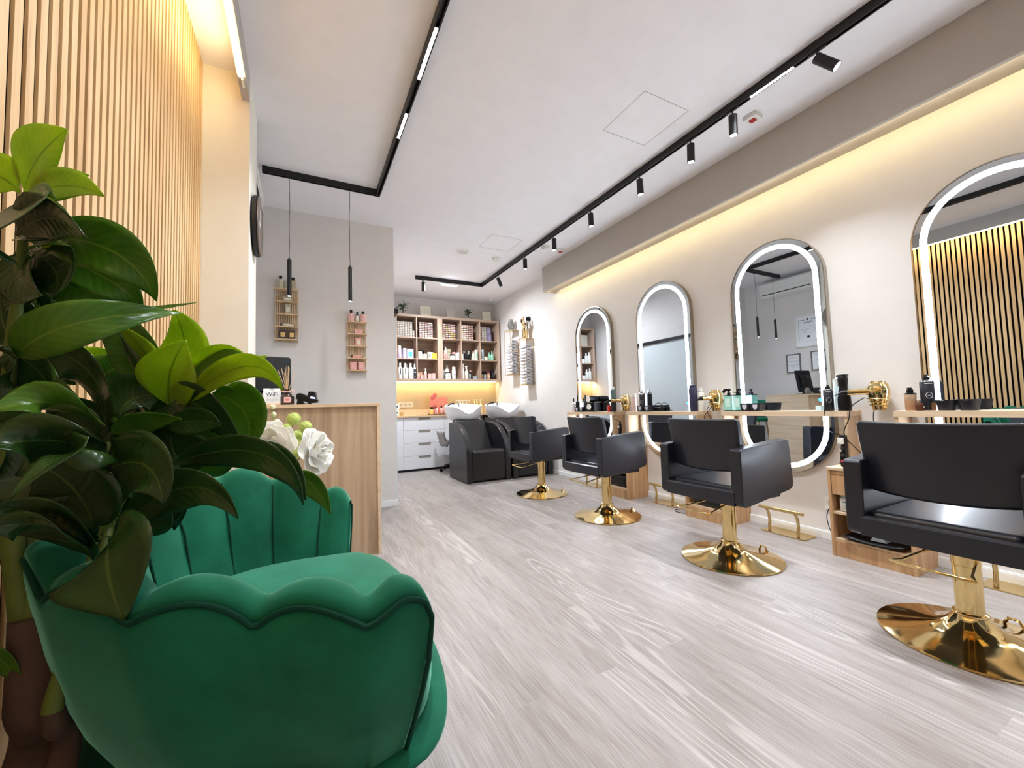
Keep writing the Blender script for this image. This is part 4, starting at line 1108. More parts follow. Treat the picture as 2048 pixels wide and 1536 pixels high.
MB().lathe([(.008, -.0275), (.012, -.0275), (.012, -.0262), (.008, -.0262)], c=(0, 0, .11), n=20, axis='y').lathe([(.001, -.0275), (.006, -.0275), (.006, -.0262)], c=(0, 0, .04), n=16, axis='y').obj('round_emblem', m_ink_w, t)
# row 2, cell 1
P('b', 1.432, .07, 1, .034, .208, lil, W_, 'tall lilac bottle with white cap in the first middle cell', neck=.8, cap_h=.03, shoulder=.82)
P('b', 1.520, .07, 1, .034, .168, lil, W_, 'shorter lilac bottle beside the lilac box', neck=.85, cap_h=.028, shoulder=.80)
P('c', 1.607, .06, 1, .053, .158, lil, None, 'lilac gift box with aqua print in the first middle cell', panel=aqua_p)
# row 2, cell 2
P('c', 1.772, .06, 1, .030, .124, crm, None, 'cream pouch-shaped pack at the left of the second middle cell', panel=c_sage)
P('c', 1.812, .035, 1, .017, .078, c_cream, None, 'small cream carton, left of a pair', d=.03)
P('c', 1.862, .035, 1, .021, .082, c_cream, None, 'small cream carton, right of a pair', d=.03, panel=c_pinkp)
P('j', 1.825, .14, 1, .045, .155, K_, K_, 'large black jar with glossy domed lid at the back of the cell')
P('c', 1.935, .06, 1, .032, .118, c_cream, None, 'cream box with a small grey emblem', panel=mat('grey_emblem', (150, 142, 132)))
P('c', 1.985, .07, 1, .022, .115, crm, None, 'narrow cream box behind the yellow box')
P('c', 2.020, .045, 1, .038, .098, yel, None, 'bright yellow box beside the shelf upright', panel=mat('gold_yellow', (250, 206, 80)))
# row 1 (bottom), cell 2
P('b', 1.745, .05, 0, .018, .105, c_pinkp, W_, 'small pink bottle at the far left of the second bottom cell', neck=.5)
P('c', 1.795, .04, 0, .026, .068, c_pink, None, 'low salmon box in the second bottom cell', panel=c_pinkp)
P('j', 1.795, .12, 0, .035, .12, tan, tan, 'olive-brown jar behind the salmon box')
P('b', 1.862, .05, 0, .022, .185, crm, W_, 'cream pump bottle with a pink lower label among the pink boxes', pump=True, neck=.4, shoulder=.62, lab=c_pinkp)
P('c', 1.930, .045, 0, .030, .092, c_pink, None, 'pink box, left of the two at the right of the second bottom cell', panel=c_pinkp)
P('c', 1.998, .045, 0, .030, .096, c_pink, None, 'pink box, right of the two at the right of the second bottom cell', panel=c_pinkp)
P('b', 1.925, .14, 0, .028, .13, K_, K_, 'dark bottle in shade behind the pink boxes')
# row 2, cell 3
P('b', 2.205, .05, 1, .016, .155, roseb, W_, 'slim rose bottle at the left edge of the third middle cell', neck=.5)
P('b', 2.238, .04, 1, .018, .16, roseb, W_, 'slim pink bottle with a pointed cap', neck=.45, cap_h=.05)
P('b', 2.255, .13, 1, .030, .235, c_pinkp, W_, 'tall pale rose pump bottle at the back of the third middle cell', pump=True, neck=.4)
P('b', 2.205, .15, 1, .022, .18, ber, roseb, 'berry-coloured bottle tucked behind the slim rose bottles', neck=.5)
P('j', 2.330, .20, 1, .045, .205, c_kraft, c_kraft, 'tall beige tub at the back, under a round rose jar')
P('j', 2.408, .14, 1, .034, .145, roseb, roseb, 'round rose jar in front of the beige tub')
P('j', 2.350, .05, 1, .046, .092, W_, K_, 'white tub with a black lid in the third middle cell')
P('c', 2.425, .05, 1, .018, .115, W_, None, 'slim white carton leaning by the white tube')
P('b', 2.452, .045, 1, .024, .128, W_, W_, 'white tube standing on its cap', neck=.9, shoulder=.9, cap_h=.02, lab_mark=vio)
# row 1, cell 3
t = P('b', 2.262, .06, 0, .047, .118, W_, K_, 'wide white tub with dark print in the third bottom cell', neck=.93, shoulder=.86, cap_h=.014, lab_mark=m_ink, name='product_jar', cat='jar')
P('b', 2.275, .15, 0, .040, .255, crm, W_, 'cream bottle with pump standing behind the white tub', pump=True, neck=.55, shoulder=.7)
P('b', 2.372, .06, 0, .036, .215, W_, crm, 'white rounded bottle with blue-grey text and a cream cap', neck=.75, cap_h=.05, shoulder=.74, lab_mark=vio)
P('b', 2.205, .14, 0, .022, .22, gry, gry, 'silver grey bottle hidden at the left of the third bottom cell')
# row 2, cell 4
P('b', 2.532, .05, 1, .022, .108, crm, crm, 'cream jar-bottle at the left of the fourth middle cell', neck=.95, shoulder=.85, cap_h=.012)
P('b', 2.580, .08, 1, .026, .155, K_, gry, 'black bottle with a silver top, left of the black group', neck=.7)
P('b', 2.632, .06, 1, .024, .155, K_, K_, 'black bottle with grey print in the middle of the black group', neck=.6, lab_mark=gry)
P('b', 2.685, .06, 1, .022, .158, K_, K_, 'black bottle with grey print at the right of the black group', neck=.6, lab_mark=gry)
P('b', 2.700, .14, 1, .022, .175, crm, W_, 'white spray bottle behind the black group', spray=True, neck=.4)
P('b', 2.748, .05, 1, .026, .160, crm, tan, 'cream bottle with amber base stripe in the fourth middle cell', neck=.5, lab_mark=tan)
P('c', 2.802, .06, 1, .022, .188, crm, None, 'tall white-green carton at the right of the fourth middle cell', panel=mint)
P('c', 2.800, .12, 1, .040, .165, gry, None, 'grey pack standing behind the white-green carton')
# row 1, cell 4
P('b', 2.545, .05, 0, .022, .275, crm, crm, 'tall slender cream bottle leaning at the left of the fourth bottom cell', neck=.3, shoulder=.5, cap_h=.04)
P('b', 2.612, .06, 0, .032, .232, crm, W_, 'cream spray bottle with white trigger in the fourth bottom cell', spray=True, neck=.35, shoulder=.6)
P('b', 2.672, .05, 0, .018, .125, gry, K_, 'small clear bottle with dark cap beside the spray bottle', neck=.5)
P('b', 2.700, .10, 0, .024, .16, K_, roseb, 'dark bottle with a pinkish top behind the small clear bottle', neck=.7)
P('j', 2.775, .06, 0, .046, .052, gry, gry, 'flat silver tin at the right of the fourth bottom cell')
# row 2, cell 5
P('b', 2.930, .07, 1, .036, .205, gry, gry, 'tall silver grey bottle at the left of the last middle cell', neck=.96, shoulder=.95, cap_h=.008)
P('j', 2.905, .03, 1, .013, .030, W_, K_, 'tiny white jar in front of the silver bottle')
P('j', 2.998, .05, 1, .032, .068, c_cream, c_cream, 'cream jar with pinkish label in the last middle cell', lab_mark=c_pink)
P('b', 3.075, .08, 1, .020, .155, mint, mint, 'slim mint bottle, left of the green pair', neck=.5)
P('b', 3.122, .06, 1, .030, .180, mint, mint, 'larger mint green bottle at the right of the last middle cell', neck=.35, shoulder=.6)
# row 1, cell 5
P('b', 2.918, .06, 0, .020, .125, tan, K_, 'amber bottle with black cap, first in the last bottom cell', neck=.6, cap_h=.06)
P('b', 2.968, .05, 0, .022, .105, gry, K_, 'clear bottle with a black label, second in the last bottom cell', neck=.6, lab_mark=K_)
P('b', 3.040, .05, 0, .030, .130, tan, ber, 'tan bottle with a white square label in the last bottom cell', neck=.8, lab_mark=W_)
P('c', 3.120, .06, 0, .034, .165, K_, None, 'tall black box at the right of the last bottom cell', panel=mat('dark_print2', (50, 50, 56)))
P('c', 2.985, .13, 0, .030, .15, K_, None, 'black box standing behind the small bottles')
# hidden-left column (seen in the first mirror)
for r_, zz in ((1, 'middle'), (0, 'bottom')):
    P('b', 1.12, .07, r_, .034, .24, W_, W_, 'tall white bottle in the leftmost column, %s row, seen in the mirror' % zz, neck=.42, cap_h=.05)
    P('b', 1.20, .07, r_, .034, .22, W_, W_, 'white bottle second in the leftmost column, %s row' % zz, neck=.42, cap_h=.05)
    P('j', 1.28, .07, r_, .036, .13, W_, K_, 'white tub with dark lid in the leftmost column, %s row' % zz)
carton('product_box', 'greige box block in the leftmost top cell, seen in the mirror', (1.25, YS0 + .10, ZS[2]), (.16, .12, .24), greys[0])

# on top of the shelving
ZT = 1.478 + 1.1222
def framed_canvas(label, x, y, w_, h_, m):
    t = thing('leaning_card', label, 'sign', (x, y, ZT))
    MB().box(-w_ / 2, -.012, 0, w_ / 2, .012, h_).rot(Matrix.Rotation(R(-5), 4, 'X')).obj('board', m, t, bev=.002)
    for k in range(3): MB().box(-w_ * .3, -.0135, h_ * (.35 + .15 * k), w_ * .3, -.012, h_ * (.35 + .15 * k) + .006).rot(Matrix.Rotation(R(-5), 4, 'X')).obj('print', mat('pale_grey_print', (206, 202, 192)), t)
c_lum = mat('ivory_card', (226, 220, 200), rough=.6)
framed_canvas('ivory square card on the shelving top, left of centre', 1.892, 6.82, .185, .180, c_lum)
framed_canvas('greyer square card on the shelving top, over the module joint', 2.350, 6.82, .170, .158, mat('grey_card', (190, 184, 176), rough=.6))
framed_canvas('ivory square card on the shelving top, at the right end', 3.050, 6.82, .165, .180, c_lum)
def mini_tree(label, x, y, h, seed):
    r_ = random.Random(seed)
    t = thing('bonsai', label, 'plant', (x, y, ZT))
    MB().lathe([(.045, 0), (.06, .025), (.052, .028), (.001, .024)], n=20).obj('dish', m_plastic_w, t, smooth=True)
    MB().tube([(0, 0, .02), (.02, 0, .06), (-.01, 0, .10), (.01, 0, .15)], [.014, .011, .009, .006], 8).tube([(0, 0, .08), (-.05, 0, .13)], .005, 6).tube([(0, 0, .09), (.05, .01, .14)], .005, 6).obj('trunk', mat('bark', (60, 46, 36)), t, smooth=True)
    m = MB()
    for k in range(70):
        c = Vector((r_.gauss(0, .042), r_.gauss(0, .03), h * .72 + r_.gauss(0, .035)))
        a = Vector((r_.uniform(-1, 1), r_.uniform(-1, 1), r_.uniform(-.3, 1))).normalized() * .022
        b_ = a.cross(Vector((r_.uniform(-1, 1), r_.uniform(-1, 1), .3))).normalized() * .010
        m.add([c - a, c + b_, c + a, c - b_], [(0, 1, 2, 3)])
    m.obj('foliage', m_mature, t)
mini_tree('small dark bonsai at the left end of the shelving top', 1.50, 6.84, .21, 4)
mini_tree('small two-lobed bonsai right of the middle of the shelving top', 2.68, 6.84, .20, 9)

# ------------------------------------------------------------------ counter top things
ZK = .8985
def C(kind, x, y, r, h, body, cap, label, **k):
    if kind == 'b': return round_bottle(k.pop('name', 'product_bottle'), label, (x, y, ZK), r, h, body, cap, **k)
t = thing('product_display', 'salmon pink card display with hair products on a dark tray', 'display', (2.115, 6.86, ZK))
MB().box(-.155, .0, .014, .155, .012, .30).obj('back_card', mat('salmon_card', (226, 130, 104), rough=.5), t)
MB().prism(rrect(-.19, -.13, .19, .06, .02), 0, .013, 'z').obj('tray', mat('walnut_tray', (96, 62, 44), rough=.5), t, bev=.003)
m = MB()
for cx_, cz in ((-.11, .295), (-.075, .335), (-.08, .14)):
    for k in range(5): m.lathe([(.001, -.004), (.022, -.002), (.022, .0)], c=(cx_ + .018 * math.cos(k * 1.257), -.003, cz + .018 * math.sin(k * 1.257)), n=12, axis='y')
m.obj('flower_cutouts', mat('coral_flower', (206, 96, 84)), t)
MB().box(-.02, -.0015, .18, .11, 0, .19).box(-.02, -.0015, .21, .11, 0, .22).box(.0, -.0015, .24, .09, 0, .25).obj('print', mat('salmon_print', (240, 160, 136)), t)
for k, (x, y, r_, h_, b_, cp, lb) in enumerate(((1.960, 6.79, .030, .135, mat('caramel_tube', (236, 190, 110), rough=.4), K_, 'caramel tube standing on a black cap at the left of the pink display'),
        (2.020, 6.77, .016, .125, roseb, K_, 'small rose bottle with black cap, first on the tray'), (2.055, 6.80, .020, .100, c_pinkp, W_, 'small pink bottle, second on the tray'),
        (2.130, 6.78, .024, .140, c_pinkp, K_, 'pink bottle with black cap in the middle of the tray'), (2.195, 6.80, .026, .150, c_pinkp, K_, 'pink bottle with black cap at the right of the tray'), (2.240, 6.76, .018, .085, c_pink, W_, 'low pink bottle at the right tray corner'))):
    round_bottle('product_bottle', lb, (x, y, ZK + (.0135 if k else 0)), r_, h_, b_, cp, neck=.5 if k else .9, cap_h=.035)
t = thing('socket_strip', 'cream wall sockets in one long plate left of the pink display', 'wall socket', (1.572, YB - .0125, 1.085))
MB().box(-.125, -.008, -.042, .125, 0, .042).obj('plate', m_plastic_w, t, bev=.002)
for k in range(3): MB().lathe([(.026, -.0092), (.026, -.0082), (.001, -.0082)], c=(-.075 + .075 * k, 0, 0), n=20, axis='y').obj('socket', mat('socket_grey', (200, 190, 160)), t)
t = thing('socket_strip', 'cream wall sockets in one long plate right of the pink display', 'wall socket', (2.62, YB - .0125, 1.105))
MB().box(-.14, -.008, -.042, .14, 0, .042).obj('plate', m_plastic_w, t, bev=.002)
for k in range(4): MB().lathe([(.026, -.0092), (.026, -.0082), (.001, -.0082)], c=(-.102 + .068 * k, 0, 0), n=20, axis='y').obj('socket', mat('socket_grey', (200, 190, 160)), t)
for x, y, lb in ((2.80, 6.90, 'pale yellow trigger spray bottle, left of three by the basin'), (2.86, 6.93, 'pale yellow trigger spray bottle, middle of three by the basin'), (2.92, 6.90, 'pale yellow trigger spray bottle, right of three by the basin')):
    round_bottle('spray_bottle', lb, (x, y, ZK), .028, .255, mat('pale_yellow', (244, 232, 170), rough=.3), mat('pale_yellow', (244, 232, 170)), neck=.35, spray=True, cap_h=.07, shoulder=.62)
round_bottle('pump_bottle', 'amber pump bottle with black pump between the basins', (3.095, 6.86, ZK), .030, .20, mat('honey_bottle', (224, 164, 84), rough=.2), K_, neck=.4, pump=True, cap_h=.055)
round_bottle('pump_bottle', 'amber pump bottle with black pump behind the right basin', (3.21, 6.88, ZK), .030, .20, mat('honey_bottle', (224, 164, 84)), K_, neck=.4, pump=True, cap_h=.055)
# white and dark hair rollers / dice-like dryer stand at far left of the counter
t = thing('tissue_holder', 'white block with dark round holes at the left end of the counter', 'dispenser', (1.375, 6.86, ZK))
MB().box(-.05, -.04, .11, .05, .04, .20).obj('upper_block', W_, t, bev=.008, seg=3); MB().box(-.045, -.035, 0, .045, .035, .108).obj('lower_block', W_, t, bev=.008, seg=3)
MB().lathe([(.001, -.043), (.014, -.043), (.014, -.040)], c=(.01, 0, .155), n=16, axis='y').lathe([(.001, -.038), (.014, -.038), (.014, -.034)], c=(.01, 0, .055), n=16, axis='y').obj('hole', K_, t)
round_bottle('glass_cup', 'small dim glass cup at the left end of the counter', (1.46, 6.80, ZK), .028, .06, mat('smoky_glass', (190, 160, 110), rough=.1), K_, neck=.95, shoulder=.97, cap_h=.002, cat='cup')

# ------------------------------------------------------------------ towel racks
def towel_proto():
    # flattened roll lying along y, spiral end visible
    t = thing('rolled_towel', 'white rolled towel', 'towel', (0, 0, 0))
    pts = []; turns = 2.6; n = 56
    for k in range(n):
        a = 2 * PI * turns * k / (n - 1); r_ = .008 + .019 * k / (n - 1)
        pts.append((r_ * math.cos(a) * 2.35, r_ * math.sin(a) + .0275))
    m = MB(); vs = []; fs = []; th = .0022
    for j, yv in enumerate((-.100, .100)):
        for k, p in enumerate(pts):
            q = pts[min(k + 1, n - 1)]; o = pts[max(k - 1, 0)]
            tx, tz = q[0] - o[0], q[1] - o[1]; l_ = math.hypot(tx, tz); nx, nz2 = -tz / l_, tx / l_
            vs += [(p[0] + nx * th, yv, p[1] + nz2 * th), (p[0] - nx * th, yv, p[1] - nz2 * th)]
    N = 2 * n
    for k in range(n - 1):
        a0, a1, b0, b1 = 2 * k, 2 * k + 1, 2 * k + 2, 2 * k + 3
        fs += [(a0, b0, N + b0, N + a0), (a1, N + a1, N + b1, b1), (a0, a1, b1, b0), (N + a0, N + b0, N + b1, N + a1)]
    m.add(vs, fs).obj('roll', m_towel, t, smooth=True)
    return t
TP = None
def rack(x, y, z0, z1, nt, label, gname, ztop):
    global TP
    t = thing('towel_rack', label, 'towel rack', (x, y, z0), group='gold towel racks')
    h = z1 - z0; w2 = .112; dd = .178
    for zz, nm in ((0, 'bottom_plate'), (h - .004, 'top_plate')):
        MB().box(-dd, -w2, zz, 0, w2, zz + .004).obj(nm, m_gold2, t)
    for a, b in ((-dd + .004, -w2 + .004), (-dd + .004, w2 - .004), (-.004, -w2 + .004), (-.004, w2 - .004)):
        MB().tube([(a, b, .003), (a, b, h - .003)], .0038, 6).obj('upright', m_gold2, t)
    q = h * .52
    MB().tube([(-dd + .004, -w2 + .004, q), (-dd + .004, w2 - .004, q)], .0035, 6).obj('cross_wire', m_gold2, t)
    MB().tube([(-.004, -w2 + .004, q), (-dd + .004, -w2 + .004, q)], .0035, 6).obj('cross_wire', m_gold2, t)
    r_ = random.Random(nt)
    for k in range(nt):
        zz = z0 + .0045 + k * .0535
        lb = 'white rolled towel in the ' + gname + ', ' + NTH[k] + ' from the bottom'
        loc = (x - .090 + r_.uniform(-.004, .004), y + r_.uniform(-.004, .004), zz)
        if TP is None:
            TP = towel_proto(); TP.location = loc; TP['label'] = lb; TP['group'] = 'towels in the ' + gname
            o = TP
        else: o = dup(TP, loc, R(180) if r_.random() < .5 else 0, label=lb, group='towels in the ' + gname)
    return t
rack(XR - .001, 5.655, 1.335, 2.085, 12, 'gold wire towel rack, nearer one, topped by a gold brush pot', 'nearer towel rack', 0)
rack(XR - .001, 6.13, 1.535, 2.30, 11, 'gold wire towel rack, farther one, topped by a glass vase', 'farther towel rack', 0)
t = thing('brush_pot', 'fluted gold pot holding brushes and combs on the nearer towel rack', 'pot', (XR - .095, 5.655, 2.0855))
MB().lathe([(.001, 0), (.048, 0), (.048, .15), (.044, .15), (.044, .01), (.001, .01)], n=28).obj('pot', m_gold, t, smooth=True)
rn = random.Random(5)
for k in range(9):
    a = rn.uniform(0, 6.28); rr = rn.uniform(.01, .035); d_ = Vector((rr * math.cos(a) * 2.6, rr * math.sin(a) * 2.6, .27 + rn.uniform(-.03, .07)))
    MB().tube([(rr * math.cos(a) * .4, rr * math.sin(a) * .4, .012), d_], .006, 6).obj('brush_handle', K_ if k % 2 else m_pine, t)
    MB().ball(tuple(d_), (.022, .022, .034), 10, 8).obj('brush_head', K_ if k % 3 else m_pine, t, smooth=True)
for k in range(2):
    MB().lathe([(.001, -.012), (.030, -.012), (.034, 0), (.030, .012), (.001, .012)], c=(-.03 + .02 * k, -.045 + .07 * k, .20), n=20, axis='x').obj('round_brush', m_pine, t, smooth=True)
t = thing('glass_vase', 'netted glass vase with dark twigs on the farther towel rack', 'vase', (XR - .095, 6.13, 2.3005))
m = MB()
for k in range(8):
    a0 = 2 * PI * k / 8
    m.tube([(.055 * math.sin(PI * q / 10) ** .6 * math.cos(a0 + .25 * q) + .0, .055 * math.sin(PI * q / 10) ** .6 * math.sin(a0 + .25 * q), .20 * q / 10) for q in range(1, 10)], .0028, 5)
m.obj('net', mat('aged_wire', (96, 90, 80), rough=.4, metal=.7), t, smooth=True)
MB().lathe([(.001, 0), (.036, 0), (.052, .06), (.052, .12), (.034, .18), (.036, .195)], n=24).obj('vessel', mat('smoke_vessel', (120, 120, 112), rough=.1, alpha=.55), t, smooth=True)
# ================================================================== things on the worktops
ZW = .9085
def wx(y, d=.095): return (XR - d, y, ZW)
def can(label, y, r, h, body, top, d=.10, group=None, mark=None, name='spray_can'):
    t = thing(name, label, 'bottle', wx(y, d), R(-60), group)
    MB().lathe([(r * .94, 0), (r, .004), (r, h * .80), (r * .86, h * .83), (r * .5, h * .86)], n=24).obj('body', body, t, smooth=True)
    MB().lathe([(r * .52, h * .855), (r * .50, h * .93), (r * .3, h * .95), (r * .28, h)], n=16).obj('nozzle', top, t, smooth=True)
    MB().lathe([(r * 1.01, h * .79), (r * 1.02, h * .805), (r * .9, h * .83)], n=24).obj('rim', m_chrome, t, smooth=True)
    if mark:
        rr = r * 1.02; rows = []
        ring = [(h * .42 + .017 * math.sin(a), .014 * math.cos(a) / rr) for a in [2 * PI * i / 20 for i in range(21)]]
        MB().tube([(rr * math.sin(b), -rr * math.cos(b), z) for z, b in ring], .0008, 4).tube([(rr * math.sin(b), -rr * math.cos(b), h * .42) for b in [-.5 * .014 / rr + .014 / rr * i / 5 for i in range(6)]], .0008, 4).obj('ring_emblem', mark, t)
        MB().box(-r * .5, -rr - .0008, h * .74, r * .5, -rr + .004, h * .752).obj('lettering', mark, t)
    return t
navy = mat('navy_tumbler', (44, 46, 74), rough=.35); teal = mat('aqua_glass', (150, 214, 200), rough=.05, coat=.4, alpha=.75)
mattk = mat('charcoal_can', (34, 36, 44), rough=.35); clr = mat('frosted_clear', (214, 220, 224), rough=.12, alpha=.6)
blush = mat('blush_clear', (232, 206, 198), rough=.15, alpha=.85)
def cups(label, y, lab=True, n=2, d=.15):
    """black tapered tubs with a pale shield label"""
    t = thing('product_tub', label, 'tub', wx(y, d), R(0), 'black tapered tubs with shield labels')
    MB().prism([(-.030, 0), (.030, 0), (.040, .058), (-.040, .058)], -.032, .032, 'x').obj('body', mattk, t, bev=.004, seg=2)
    MB().box(-.034, -.041, .0585, .034, .041, .062).obj('lid', K_, t, bev=.001)
    if lab:
        sh = [(-.018, .052), (.018, .052), (.018, .036), (.010, .018), (0, .010), (-.010, .018), (-.018, .036)]
        MB().prism(sh, -.0332, -.0322, 'x').obj('shield_label', mat('silver_label', (206, 206, 214)), t)
    return t
# first station
round_bottle('product_bottle', 'white-labelled bottle with black nozzle at the far end of the farthest worktop', wx(4.36, .12), .030, .175, mat('white_label', (232, 226, 226)), K_, neck=.3, shoulder=.66, cap_h=.05)
round_bottle('product_bottle', 'black bottle with pointed nozzle next to the white-labelled one', wx(4.30, .10), .028, .215, K_, K_, neck=.3, shoulder=.6, cap_h=.07)
cups('black tapered tub with shield label on the farthest worktop, left one', 4.22)
cups('black tapered tub with shield label on the farthest worktop, right one', 4.13)
t = thing('dryer_holder', 'dark stand holding two round-nozzled hair tools on the farthest worktop', 'tool holder', wx(3.99, .105), 0)
MB().box(-.055, -.09, 0, .05, .09, .115).obj('stand', K_, t, bev=.008, seg=3)
for zz, yy2 in ((.060, -.03), (.155, -.02)):
    b_ = MB().lathe([(.034, -.075), (.040, .0), (.034, .07)], c=(-.01, yy2, zz), n=24, axis='x').obj('barrel', K_, t, smooth=True)
    MB().lathe([(.022, -.078), (.036, -.078), (.036, -.070), (.022, -.070)], c=(-.01, yy2, zz), n=24, axis='x').obj('nozzle_ring', m_plastic_w, b_, smooth=True)
MB().tube([(0, .0, .155), (.0, .06, .16), (.0, .10, .15)], .016, 10).obj('handle', K_, t, smooth=True)
round_bottle('nail_polish', 'tiny blue-labelled bottle with dark nozzle on the farthest worktop', wx(3.675, .13), .016, .105, mat('blue_mist', (150, 180, 220), rough=.3), K_, neck=.35, shoulder=.55, cap_h=.03)
round_bottle('product_bottle', 'small bright red bottle with dark cap on the farthest worktop', wx(3.635, .15), .023, .100, mat('bright_red', (206, 44, 40), rough=.3), K_, neck=.5, shoulder=.75, cap_h=.022)
t = thing('spray_bottle', 'tall waisted spray bottle, dark base and grey-green upper, right end of the farthest worktop', 'bottle', wx(3.585, .13))
MB().lathe([(.034, 0), (.035, .08), (.030, .13), (.028, .14)], n=24).obj('base_half', mattk, t, smooth=True)
MB().lathe([(.028, .14), (.026, .17), (.032, .22), (.030, .245), (.018, .255)], n=24).obj('upper_half', mat('grey_green', (92, 116, 116), rough=.25), t, smooth=True)
MB().lathe([(.018, .255), (.020, .265), (.012, .285)], n=16).obj('nozzle', m_plastic_w, t, smooth=True)
# second station
round_bottle('product_bottle', 'clear blush bottle with white cap at the left of the second worktop', wx(3.265, .13), .030, .190, blush, W_, neck=.85, shoulder=.72, cap_h=.035)
can('charcoal spray can with ring emblem and white cap at the left of the second worktop', 3.18, .030, .235, mattk, W_, d=.09, mark=m_ink_w)
cups('black tapered tub with shield label on the second worktop, left one', 3.13, d=.15)
cups('black tapered tub with shield label on the second worktop, right one', 3.035, d=.15)
t = thing('headset', 'thin black wire band lying against the second mirror', 'headset', wx(2.97, .08))
MB().tube([(0, .05 * math.cos(a) , .045 + .040 * math.sin(a)) for a in [R(-20 + 220 * i / 14) for i in range(15)]], .003, 6).obj('band', K_, t, smooth=True)
MB().box(-.03, -.05, 0, .03, .04, .045).obj('pad', K_, t, bev=.012, seg=3)
t = thing('tumbler', 'tall navy tapered tumbler with a lid at the right of the second worktop', 'tumbler', wx(2.515, .13))
MB().lathe([(.030, 0), (.034, .02), (.036, .20), (.030, .215), (.029, .222)], n=28).obj('body', navy, t, smooth=True)
MB().lathe([(.030, .222), (.031, .235), (.022, .240), (.001, .240)], n=24).obj('lid', navy, t, smooth=True)
can('white spray can with small nozzle at the right end of the second worktop', 2.455, .027, .215, W_, W_, d=.10)
# third station
for k, (y, lb) in enumerate(((2.17, 'square aqua glass bottle with black trigger on the third worktop'), (2.09, 'square aqua glass bottle with black pump on the third worktop'))):
    t = thing('spray_bottle', lb, 'bottle', wx(y, .125), R(12))
    MB().prism(rrect(-.030, -.033, .030, .033, .006), .008, .128, 'z').obj('glass_body', teal, t, bev=.002)
    MB().prism(rrect(-.031, -.034, .031, .034, .006), 0, .0075, 'z').obj('base', K_, t)
    MB().prism(rrect(-.031, -.034, .031, .034, .006), .1285, .134, 'z').obj('top_rim', K_, t)
    MB().box(-.0315, -.020, .035, -.0305, .020, .105).obj('label', mat('aqua_label', (200, 232, 222)), t)
    if k == 0:
        MB().lathe([(.014, .134), (.014, .152), (.008, .156), (.008, .17)], n=14).prism([(.04, .148), (.052, .166), (.035, .188), (-.016, .188), (-.018, .168), (.012, .166), (.02, .172)], -.007, .007, 'x').obj('trigger', K_, t)
    else:
        MB().lathe([(.015, .134), (.015, .155), (.006, .158), (.006, .168), (.012, .17), (.012, .180)], n=14).box(-.004, -.002, .150, .004, .032, .156).obj('pump', K_, t, smooth=True)
cups('black tapered tub with shield label before the aqua bottles, left one', 2.005, d=.15)
cups('black tapered tub with shield label before the aqua bottles, right one', 1.922, d=.15)
t = thing('product_jar', 'little frosted white jar at the right of the third worktop', 'jar', wx(1.505, .13))
MB().prism(rrect(-.018, -.018, .018, .018, .004), 0, .035, 'z').obj('body', mat('frosted_jar', (206, 228, 234), rough=.3), t, bev=.002)
can('charcoal spray can with ring emblem at the right of the third worktop', 1.442, .028, .175, mattk, K_, d=.148, mark=m_ink_w)
can('clear spray can with white dome top behind the black bottle on the third worktop', 1.418, .030, .255, mat('pale_aqua_can', (190, 214, 214), rough=.2), W_, d=.055)
t = thing('spray_bottle', 'glossy black waisted spray bottle at the right end of the third worktop', 'bottle', wx(1.366, .118))
MB().lathe([(.036, 0), (.038, .03), (.037, .08), (.030, .12), (.024, .15), (.026, .18), (.030, .205), (.026, .225), (.024, .230)], n=28).obj('body', m_plastic_k, t, smooth=True)
MB().prism([(-.028, .225), (.03, .225), (.028, .238), (-.026, .24)], -.02, .02, 'x').obj('head', m_plastic_k, t, bev=.003)
MB().prism([(.026, .16), (.036, .165), (.038, .21), (.026, .215)], -.007, .007, 'x').obj('trigger', m_chrome, t)
# fourth station
t = thing('foundation_bottle', 'tan foundation bottle with black pump at the left of the nearest worktop', 'bottle', wx(1.035, .125))
MB().lathe([(.024, 0), (.026, .006), (.026, .060), (.025, .064)], n=24).obj('lower_body', mat('tan_liquid', (168, 128, 96), rough=.15, coat=.5), t, smooth=True)
MB().lathe([(.024, .064), (.026, .070), (.027, .092), (.010, .096)], n=24).obj('upper_body', mat('beige_liquid', (206, 176, 146), rough=.15, coat=.5), t, smooth=True)
MB().lathe([(.027, .096), (.027, .101), (.015, .103), (.015, .122), (.010, .125), (.010, .134)], n=20).box(-.022, -.005, .127, .008, .005, .134).obj('pump', m_plastic_k, t, smooth=True)
can('tall charcoal spray can with slanted cap and ring emblem on the nearest worktop', .968, .031, .205, mattk, K_, d=.10, mark=m_ink_w)
round_bottle('serum_bottle', 'small amber bottle with white lettering on the nearest worktop', wx(.985, .165), .018, .062, mat('amber_brown', (78, 42, 26), rough=.12), m_chrome, neck=.5, shoulder=.68, cap_h=.015, lab_mark=m_ink_w)
t = thing('glass_jar', 'small clear jar with an amber rim beside the black bowls', 'jar', wx(.925, .14))
MB().lathe([(.001, 0), (.018, 0), (.019, .03), (.015, .034), (.017, .036), (.017, .045), (.001, .045)], n=20).obj('body', mat('amber_clear', (140, 96, 60), rough=.08, alpha=.6), t, smooth=True)
for y, lb in ((.885, 'black open bowl on the nearest worktop, left one'), (.80, 'black open bowl on the nearest worktop, right one')):
    t = thing('mixing_bowl', lb, 'bowl', wx(y, .13), 0, 'black mixing bowls')
    MB().lathe([(.001, .003), (.030, .003), (.042, .058), (.045, .058), (.033, 0), (.001, 0)], n=28).obj('bowl', mattk, t, smooth=True)
    MB().box(-.062, -.008, .050, -.040, .008, .056).obj('grip', mattk, t, bev=.002)

